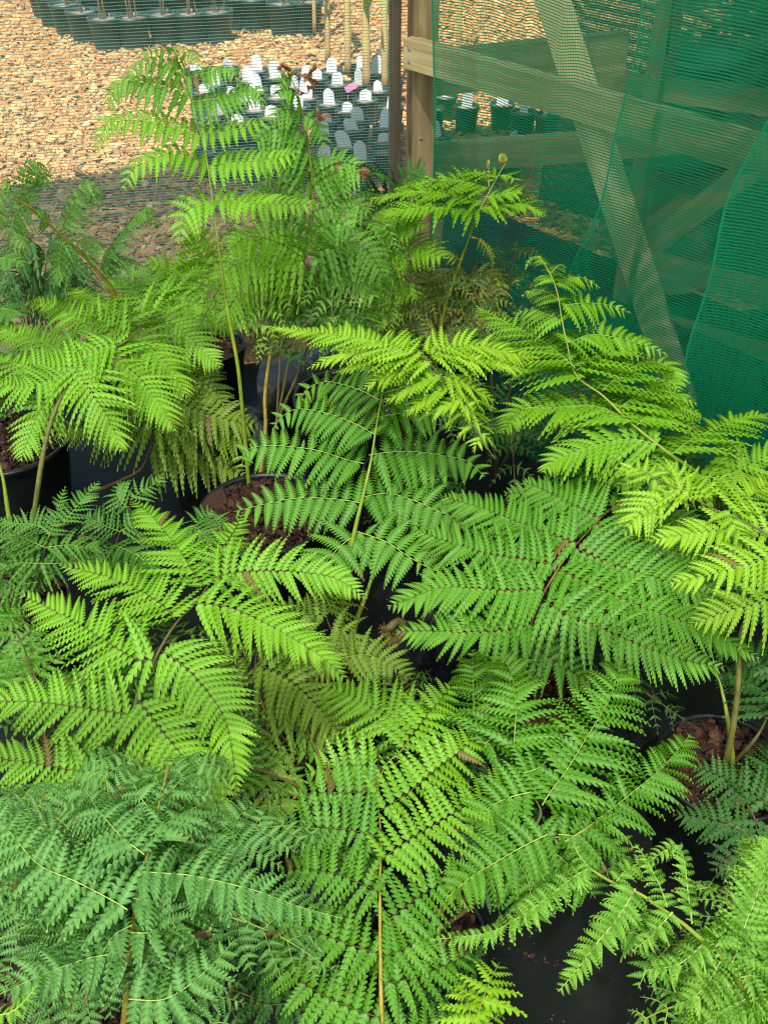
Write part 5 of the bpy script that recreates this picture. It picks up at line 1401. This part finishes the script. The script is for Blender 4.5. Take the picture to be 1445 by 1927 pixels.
# nail heads / knots
# the neighbouring bay behind the curtain
fb = empty('timber_frame', CORNER - RWN * .9 + RW * .6, 'second timber frame outside behind the green curtain, post with crossing brace', 'frame')
OFF = -.75
def rwq(px, py): return rwp(px, py, OFF)
def b2m(name, x0, y0, x1, y1, h): return beam(name, rwq(x0, y0), rwq(x1, y1), .04, h, RWN, WOOD, fb)
pb_ = rwq(1215, 300)
beam('post', V3(pb_[0], pb_[1], 0), V3(pb_[0], pb_[1], 2.2), .06, .06, RWN, WOOD, fb)
beam('brace', rwp(1180, 500, OFF - .05), rwp(1470, 275, OFF - .05), .035, .08, RWN, WOOD, fb)
beam('rail', rwq(1215, 492), rwq(1500, 565), .035, .07, RWN, WOOD, fb)
beam('rail', rwq(1100, 560), rwq(1500, 690), .035, .07, RWN, WOOD, fb)
beam('rail', rwq(1040, 140), rwq(1500, 200), .035, .07, RWN, WOOD, fb)

# ------------------------------------------------------------------ nets
def cloth(name, mts, fn, nu, nv, uvfn, label, cat, parent=None):
    V = [fn(i / nu, j / nv) for j in range(nv + 1) for i in range(nu + 1)]
    me = bpy.data.meshes.new(name)
    org = np.array(V[0])
    me.from_pydata([tuple(np.array(v) - org) for v in V], [], [(j * (nu + 1) + i, j * (nu + 1) + i + 1, (j + 1) * (nu + 1) + i + 1, (j + 1) * (nu + 1) + i) for j in range(nv) for i in range(nu)])
    me.materials.append(mts)
    ul = me.uv_layers.new(name='cloth')
    A = np.array(V).reshape(nv + 1, nu + 1, 3)
    # arc length along the cloth
    su = np.concatenate([np.zeros((nv + 1, 1)), np.cumsum(np.linalg.norm(np.diff(A, axis=1), axis=2), axis=1)], 1)
    sv = np.concatenate([np.zeros((1, nu + 1)), np.cumsum(np.linalg.norm(np.diff(A, axis=0), axis=2), axis=0)], 0)
    uv = np.stack([su.ravel(), sv.ravel()], 1)
    li = np.zeros(len(me.loops), int); me.loops.foreach_get('vertex_index', li)
    ul.data.foreach_set('uv', uv[li].astype(np.float32).ravel())
    me.polygons.foreach_set('use_smooth', [True] * len(me.polygons))
    me.update()
    o = bpy.data.objects.new(name, me); COL.objects.link(o); o.location = tuple(org)
    return tag(o, label, cat)

NETB = net_mat('back_net', (.16, .36, .28), .0080, .21, .0045, .13, trans=.5)
NETR = net_mat('green_net', (.002, .23, .105), .0064, .37, .0036, .25, trans=.5, hem=.006)
NETL = net_mat('green_net_loose', (.002, .24, .112), .0068, .30, .0040, .15, trans=.5, hem=.004)
NETF = net_mat('green_net_far', (.004, .09, .05), .009, .62, .0045, .5, trans=.4)
cloth('shade_net', NETB, lambda u, v: CORNER + BW * (-3.3 + 3.24 * u) - BWN * (.015 + .006 * math.sin(9 * u + 4 * v)) + UP * (.02 + 2.25 * v), 60, 30, None,
      'thin fine meshed net stretched over the back wall before the sunlit wood chips', 'shade net')


def curtain(u, v):
    s = .15 + .03 * math.sin(5 * v) * (u < .3) + 2.45 * u
    w = 1 - v
    # folds: soft swags gathered at a few lines
    f = (.030 * math.sin(4.2 * s * 2 + 1.2 * w + .6) + .016 * math.sin(11 * s + 2.1 * w + .9 * math.sin(3 * w)) * (.4 + .6 * w)
         + .040 * math.exp(-((s - .62 - .32 * (v - .5)) / .028) ** 2) + .05 * math.exp(-((s - 1.18 + .10 * (v - .6)) / .035) ** 2)
         + .045 * math.exp(-((s - .40 + .25 * (v - .1)) / .02) ** 2) * w)
    dx = .03 * math.sin(2.5 * w) * math.sin(3 * s)
    return CORNER + RW * (s + dx) + RWN * (.16 + f * .9) + UP * (.03 + 2.2 * v)
cloth('net_curtain', NETR, curtain, 260, 60, None, 'green woven net curtain hanging in soft folds over the right hand frame', 'net curtain')


def hung(p0, p1, off, width, seed):
    """a further layer whose free edge hangs from pixel-found point p0 (high) to p1 (low)"""
    A, B = rwp(*p0, off), rwp(*p1, off)
    sa, sb = np.dot(A - CORNER, RW), np.dot(B - CORNER, RW)
    def fn(u, v):
        z = .03 + 2.2 * v; w = 1 - v
        edge = sb + (sa - sb) * (z - B[2]) / (A[2] - B[2])
        edge = edge + .022 * math.sin(6 * v + seed) + .010 * math.sin(17 * v + 2 * seed) + .006 * math.sin(41 * v)
        x = edge + width * u
        f = .030 * math.sin(9 * x + 3.0 * w + seed) + .014 * math.sin(21 * x - 2 * w + seed * 2) + .02 * math.exp(-u * 30)
        return CORNER + RW * x + RWN * (off + f * .8) + UP * z
    return fn
cloth('net_curtain', NETL, hung((1222, 0), (1070, 515), .24, 1.5, .4), 170, 60, None, 'second layer of green net with its free edge slanting down across the brace', 'net curtain')
cloth('net_curtain', NETL, hung((1450, 285), (1284, 745), .33, 1.0, 2.1), 140, 60, None, 'third layer of green net gathered at the right edge above the fern tip', 'net curtain')
cloth('shade_net', NETF, lambda u, v: CORNER + RW * (-.62 + 3.8 * u) - RWN * (1.25 + .02 * math.sin(14 * u + v)) + UP * (.0 + 2.4 * v), 50, 20, None,
      'dark green net of the neighbouring bay behind the second frame', 'shade net')

# roof cloth over the house (above the picture)
def roof_mat():
    m, nt, n, L = mat('roof_cloth')
    tr = N(nt, 'ShaderNodeBsdfTranslucent'); tr.inputs[0].default_value = (.95, .92, .78, 1)
    tp = N(nt, 'ShaderNodeBsdfTransparent')
    tc = N(nt, 'ShaderNodeTexCoord'); no = N(nt, 'ShaderNodeTexNoise', i_Scale=1.7, i_Detail=5.0); L.new(tc.outputs['Object'], no.inputs['Vector'])
    col = ramp(nt, no.outputs['Fac'], [(.34, (.58, .57, .43)), (.5, (.98, .95, .80)), (.7, (1.0, .97, .84))]); L.new(col, tr.inputs[0])  # patches added so the light and reflections under the roof vary
    ms = N(nt, 'ShaderNodeMixShader'); ms.inputs[0].default_value = .80
    L.new(tp.outputs[0], ms.inputs[1]); L.new(tr.outputs[0], ms.inputs[2])
    o = N(nt, 'ShaderNodeOutputMaterial'); L.new(ms.outputs[0], o.inputs[0])
    return m
wl, wc, wr = CORNER - BW * 4.6, CORNER, CORNER + RW * 4.6
mb = MB()
mb.add([wl + UP * 2.38, wc + UP * 2.38, wr + UP * 2.38, V3(wr[0], -4, 2.38), V3(wl[0], -4, 2.38)], [(0, 1, 2, 3, 4)])
tag(mb.build('shade_cloth_roof', roof_mat(), origin=wl + UP * 2.38), 'pale translucent shade cloth roof stretched over the fern house', 'roof')
for k in range(5):  # unseen rafters added to break up the roof's reflection in the leaves
    y0 = 2.2 - k * 1.15
    beam('added_rafter', V3(-3.2, y0 - .6, 2.30), V3(2.2, y0 + .5, 2.30), .05, .10, V3(0, -1, 0), WOOD, fr)
EAVE_SHADE = noise_mat('dense_shade_sheet', [(.4, (.01, .04, .03)), (.6, (.015, .055, .04))], 8, rough=.8, bump=0)
def thin_eave_shade():
    m, nt, n, L = mat('thin_shade_sheet')
    tr = N(nt, 'ShaderNodeBsdfTranslucent'); tr.inputs[0].default_value = (.46, .58, .48, 1)
    o = N(nt, 'ShaderNodeOutputMaterial'); L.new(tr.outputs[0], o.inputs[0])
    return m


e0, e1, e2 = V3(wl[0], 1.62, 2.38), V3(-.47, 3.72, 2.38), V3(3.4, 5.3, 2.38)
mb = MB()  # added unseen sheet: deepens the shade behind the wall and in the next bay
mb.add([wl + UP * 2.385, wc + UP * 2.385, e2 * 0 + e1 + V3(1.0, .1, .005), e1 + UP * .005, e0 + UP * .005], [(0, 1, 2, 3, 4)], 1)
mb.add([wc + UP * 2.385, wr + UP * 2.385, wr + V3(2.5, 1, 2.385), e2 + UP * .005, e1 + V3(1.0, .1, .005)], [(0, 1, 2, 3, 4)])
tag(mb.build('added_shade_sheet', [EAVE_SHADE, thin_eave_shade()], origin=wc + UP * 2.385), 'added unseen sheet shading the ground behind the wall and the neighbouring bay', 'eave')

# ------------------------------------------------------------------ beyond the net
POTD = noise_mat('nursery_pot_green_black', [(.35, (.012, .030, .028)), (.7, (.022, .048, .044))], 10, rough=.45, bump=.05)
SOILP = noise_mat('dry_mix', [(.3, (.14, .085, .06)), (.7, (.30, .20, .15))], 60, rough=.9, bump=.8, bscale=120)
CANE = noise_mat('cane_tan', [(.3, (.30, .23, .10)), (.7, (.46, .38, .20))], 20, rough=.6, bump=.2)


def outpot(c, R, H, label, group, name='nursery_pot'):
    r = empty(name, c, label, 'pot', group)
    mb = MB(); mb.lathe(c, [(R * .78, .0), (R * .97, H * .9), (R * 1.04, H * .9), (R * 1.04, H), (R * .96, H), (R * .93, H * .86)], 22)
    mb.build('pot_shell', [POTD], r, smooth=True)
    mb = MB(); mb.lathe(c, [(R * .94, H * .88), (R * .5, H * .92), (.002, H * .93)], 22, cap=True); mb.build('potting_mix', [SOILP], r)
    return r

def gpx(x, y, z=0.0): return pz(x, y, z)
rowA = [(206, 95), (257, 93), (313, 86), (363, 85), (413, 81), (165, 81), (133, 66), (106, 52)]
rowB = [(451, 56), (480, 58), (536, 67), (578, 64), (505, 50)]
i = 0
CG = 'dark nursery pots of caned plants beyond the chips'
rgc = np.random.default_rng(21)
def caned(x, y, big=1.0, n=4):
    c = gpx(x, y)
    lab = 'dark green nursery pot of dry mix in the far row beyond the wood chips'
    outpot(c, .105 * big, .20 * big, lab, CG)
    r = empty('caned_plant', c + UP * .18 * big, 'bundle of thin tan canes with green leaves standing in a far pot', 'plant', 'caned plants in the far pots')
    mb = MB(); ml = MB()
    for k in range(n):
        a = c + V3(rgc.normal(0, .02), rgc.normal(0, .02), .18 * big); b = a + V3(rgc.normal(0, .07), rgc.normal(0, .05), rgc.uniform(.6, 1.1))
        mb.tube([a, (a + b) / 2 + V3(*rgc.normal(0, .01, 3)), b], [.005, .005, .004], 6)
        for q in range(3):
            p = a + (b - a) * rgc.uniform(.25, .95); d = nrm(rgc.normal(0, 1, 3) + UP * .4); w = nrm(np.cross(d, UP)) * .018; L = rgc.uniform(.10, .2)
            ml.add([p, p + d * L * .4 + w, p + d * L - UP * .02, p + d * L * .4 - w], [(0, 1, 2, 3)])
    mb.build('canes', [CANE], r, smooth=True); ml.build('foliage', [LEAF['mid']], r)
for (x, y) in rowA: caned(x, y)
for (x, y) in rowB: caned(x, y, 1.05)
for (x, y) in [(150, 52), (200, 54), (250, 50), (300, 48), (350, 46), (400, 44), (440, 34), (480, 36), (520, 38), (570, 40), (90, 30), (140, 28), (190, 30), (240, 28), (290, 26), (340, 25)]: caned(x, y, 1.1, 5)

# label tags and their pots
TG = 'white plant tags in the small pots behind the net'
def out_tag(xb, yb, yt, w, label, zt=.135, lean=0, roll=0):
    c = gpx(xb, yb, zt); depth = np.dot(c - C0, V3(0, CP, -SP))
    wd = w * depth / F; h = (yb - yt) * depth / F * .96; wd *= .92
    r = empty('plant_tag', c, label, 'plant tag', TG)
    mb = MB(); n = 12
    ax = nrm(V3(rgc.normal(0, .12) + roll, rgc.normal(-.12, .12), 1)); sx = nrm(V3(1, rgc.normal(0, .2), 0)); nn = np.cross(sx, ax); nn = nrm(nn)
    out = [(-.5, -.25), (.5, -.25), (.5, .62)] + [(.5 * math.cos(t), .62 + .38 * math.sin(t)) for t in np.linspace(.25, math.pi - .25, 8)] + [(-.5, .62)]
    V = [c + sx * a * wd * (1 - .12 * max(0, b)) + ax * b * h + nn * .0015 for a, b in out] + [c + sx * a * wd * (1 - .12 * max(0, b)) + ax * b * h - nn * .0015 for a, b in out]
    k = len(out)
    mb.add(V, [tuple(range(k)), tuple(range(2 * k - 1, k - 1, -1))] + [(j, k + j, k + (j + 1) % k, (j + 1) % k) for j in range(k)])
    mb.build('tag_plate', [TAGW], r)
    return r

z7 = [(70, 145, 185, 90), (290, 105, 175, 85), (195, 165, 280, 90), (485, 78, 185, 80), (425, 160, 255, 90), (480, 205, 318, 95), (610, 118, 232, 85), (120, 278, 330, 90),
      (300, 298, 345, 80), (405, 320, 385, 90), (620, 280, 368, 90), (740, 215, 295, 55), (812, 155, 200, 60), (885, 185, 240, 85), (990, 105, 192, 78), (1028, 195, 278, 85),
      (815, 222, 372, 100), (215, 385, 472, 100), (470, 372, 452, 90), (578, 422, 500, 95), (350, 488, 530, 90), (760, 350, 430, 80), (975, 308, 412, 86), (1187, 92, 162, 60),
      (1170, 168, 275, 60), (1290, 85, 200, 80), (1345, 20, 115, 70), (1400, 150, 255, 75), (1305, 260, 320, 65), (1220, 320, 385, 90), (1395, 340, 435, 70), (1098, 402, 465, 85),
      (1165, 435, 520, 95), (955, 475, 530, 75), (935, 530, 620, 85), (1125, 510, 585, 100), (1080, 590, 705, 110), (935, 680, 800, 100), (1185, 660, 790, 100), (1355, 450, 570, 90), (1345, 610, 665, 90)]
tags = [(a / 3.6125 + 350, t / 3.6125 + 80, b / 3.6125 + 80, w / 3.6125) for a, t, b, w in z7]
tags += [(500 + a / 3.6125, t / 3.6125, b / 3.6125, w / 3.6125) for a, t, b, w in [(1130, 620, 740, 50), (1220, 590, 650, 40), (1365, 575, 720, 80)]]
tags += [(945, 155, 195, 26), (960, 240, 280, 20), (985, 180, 210, 18), (1030, 185, 215, 18), (820, 225, 255, 22), (905, 260, 295, 24)]
SG = 'small dark pots of dry mix in rows behind the net'
rows = {}
for (x, t, b, w) in tags:
    lit = b < 225
    lab = 'white round topped plant tag standing in sun in a small pot behind the net' if lit else 'pale plant tag standing in shadow in a small pot close behind the net'
    out_tag(x, b, t, w, lab)
    c = gpx(x, b, .135)
    outpot(V3(c[0], c[1] - .01, 0), .062, .14, 'small dark pot with a plant tag in its dry mix, behind the net', SG)
# pots without tags between them
k = 0
for j, yb in enumerate([150, 168, 186, 205, 228, 255, 285]):
    for i in range(11):
        x = 395 + i * 36 + (j % 2) * 17 + rgc.uniform(-5, 5)
        if x > 742: continue
        c = gpx(x, yb, .135)
        if any((c[0] - gpx(q[0], q[2], .135)[0]) ** 2 + (c[1] - gpx(q[0], q[2], .135)[1]) ** 2 < .016 for q in tags): continue
        outpot(V3(c[0], c[1], 0), .062, .14, 'small dark pot of bare mix among the tagged pots behind the net', SG)

# banded stems of the potted clumps beyond
BST = tone_mat('banded_stem', [(0, (.30, .14, .06)), (.35, (.38, .27, .10)), (.6, (.34, .35, .12)), (1, (.18, .27, .08))], rough=.5, bump=.1)
for k, (x, yb, x2, R, lab) in enumerate([(617, 118, 628, .020, 'yellow green banded cane with a long leaf beyond the tagged pots'), (655, 140, 660, .024, 'tall cane with an orange foot among the white tags'),
                                  (690, 165, 688, .028, 'thick cane banded yellow and orange beside the pink tag'), (724, 168, 722, .024, 'orange footed cane close left of the corner post'),
                                  (592, 60, 600, .016, 'slender green cane at the edge of the far pots'), (860, 120, 868, .02, 'green cane seen through the curtain edge right of the post')]):
    a = gpx(x, yb, .12)
    r = empty('cane_plant', a, lab, 'plant', 'tall canes behind the tagged pots')
    P = [a + V3((x2 - x) * .003 * t, .05 * t, 1.5 * t) for t in np.linspace(0, 1, 22)]
    mb = MB(); n = 22
    rad = [R * .8 * (1 - .4 * t) * (1.12 if i % 3 == 0 else 1) for i, t in enumerate(np.linspace(0, 1, n))]
    mb.tube(P, rad, 10)
    nv = len(mb.v[0]); tn = np.tile([.5, .5, .5, 1.], (nv, 1)); tn[:, 0] = np.repeat(np.clip(np.linspace(.05, 1.0, n) * 1.6 + np.array([.12 * ((i % 3) == 0) for i in range(n)]), 0, 1), nv // n)
    mb.c[0] = tn
    mb.build('stem', [BST], r, smooth=True)
    ml = MB()
    for q in range(5):
        p = P[int(rgc.integers(5, 20))]; d = nrm(V3(rgc.normal(0, .7), rgc.normal(0, .4), .8)); L = rgc.uniform(.3, .55); sd = nrm(np.cross(d, V3(0, 1, .2)))
        V = []
        for t in np.linspace(0, 1, 8):
            c = p + d * L * t - UP * .35 * L * t * t; ww = .028 * math.sin(math.pi * min(1, t * .9 + .1)) + .001
            V += [c - sd * ww, c + V3(0, 0, -.006), c + sd * ww]
        ml.add(V, [(3 * i + e, 3 * i + e + 1, 3 * i + e + 4, 3 * i + e + 3) for i in range(7) for e in (0, 1)])
    ml.build('foliage', [LEAF['bright']], r, smooth=True)
PINK = noise_mat('pink_plastic', [(.4, (.75, .16, .36)), (.6, (.82, .22, .42))], 30, rough=.5, bump=0)
c = gpx(660, 172, .14)
mb = MB(); mb.box(c + UP * .02, nrm(V3(1, 0, .5)), nrm(V3(0, 1, 0)), nrm(V3(-.5, 0, 1)), .03, .002, .016)
tag(mb.build('plant_tag', [PINK], origin=c), 'small bright pink plant tag among the white ones', 'plant tag')

# a dark hedge and a pale bench far back, closing the view
def hedge(label, c, L, H, D, n, seed, leaf='dark'):
    r = empty('hedge', c, label, 'hedge')
    rg = np.random.default_rng(seed)
    q = rg.uniform(-1, 1, (n, 3)); q = q * np.array([L / 2, D / 2, H / 2]) + np.array([0, 0, H / 2])
    q[:, 2] *= 1 + .12 * np.sin(q[:, 0] * 3.0)
    d = rg.normal(0, 1, (n, 3)); d /= np.linalg.norm(d, axis=1)[:, None]; e = np.cross(d, rg.normal(0, 1, (n, 3))); e /= np.linalg.norm(e, axis=1)[:, None]
    s = rg.uniform(.05, .10, n)[:, None]
    P = np.array(c)[None] + q
    V = np.stack([P - d * s, P + e * s * .45, P + d * s, P - e * s * .45], 1).reshape(-1, 3)
    tone = np.zeros((n, 4, 4)); tone[..., 3] = 1; tone[..., 0] = rg.uniform(.2, .8, n)[:, None]
    tri_mesh('foliage', V, np.arange(4 * n), np.full(n, 4), [LEAF[leaf]], np.zeros(n), tone.reshape(-1, 4), r)
    mb = MB()
    for k in range(8):
        x = -L / 2 + L * (k + .5) / 8; mb.tube([np.array(c) + V3(x, 0, 0), np.array(c) + V3(x + .05, 0, H * .7)], [.03, .012], 6)
    mb.build('trunk', [RIB['brown']], r)
hedge('dark dense hedge beyond the wood chips at the far back', (-1, 13.0, 0), 16, 2.6, 1.2, 9000, 1)
hedge('dark green bushes outside on the right behind the nets', (3.6, 5.2, 0), 4.2, 2.4, 1.2, 6000, 2)
GT = noise_mat('green_crate', [(.4, (.02, .22, .15)), (.6, (.03, .30, .20))], 10, rough=.45, bump=0)
c = rwp(1275, 345, -1.0) * V3(1, 1, 0)
r = empty('green_crate_stack', c, 'bright teal plastic tub behind the curtain beside the second frame post', 'tub')
mb = MB(); mb.lathe(c, [(.10, .45), (.12, .78), (.135, .78), (.135, .80), (.11, .80), (.10, .5)], 30); mb.build('tub_wall', [GT], r, smooth=True)
mb = MB(); mb.lathe(c, [(.16, 0), (.15, .45), (.01, .45)], 24); mb.build('tub_stand', [WOODB], r)
r.name = 'plastic_tub'

# ------------------------------------------------------------------ light
W = bpy.data.worlds.new("World"); S.world = W; W.use_nodes = True
nt = W.node_tree; nt.nodes.clear()
sk = nt.nodes.new('ShaderNodeTexSky'); sk.sky_type = 'NISHITA'; sk.sun_disc = False
EL, AZ = math.radians(57), math.radians(190)      # sun behind the camera, a little to the left
sk.sun_elevation = EL; sk.sun_rotation = AZ
bg = nt.nodes.new('ShaderNodeBackground'); bg.inputs[1].default_value = .10
ow = nt.nodes.new('ShaderNodeOutputWorld')
nt.links.new(sk.outputs[0], bg.inputs[0]); nt.links.new(bg.outputs[0], ow.inputs[0])
sd_ = bpy.data.lights.new('sun', 'SUN'); sd_.energy = 4.6; sd_.angle = math.radians(.53); sd_.color = (1, .95, .87)
so_ = bpy.data.objects.new('sun', sd_); COL.objects.link(so_)
dirv = Vector((math.sin(AZ) * math.cos(EL), math.cos(AZ) * math.cos(EL), math.sin(EL)))
so_.rotation_euler = dirv.to_track_quat('Z', 'Y').to_euler()
so_.location = (0, -2, 6)

S.view_settings.view_transform = 'Standard'
S.view_settings.look = 'None'
S.view_settings.gamma = 1
S.view_settings.exposure = 1.38
S.cycles.max_bounces = 10
S.cycles.diffuse_bounces = 4
S.cycles.glossy_bounces = 3
S.cycles.transmission_bounces = 6
S.cycles.transparent_max_bounces = 32
S.cycles.caustics_reflective = False
S.cycles.caustics_refractive = False
S.cycles.use_denoising = True
S.cycles.filter_width = 1.1
try:
    S.cycles.denoiser = 'OPENIMAGEDENOISE'
except Exception:
    pass
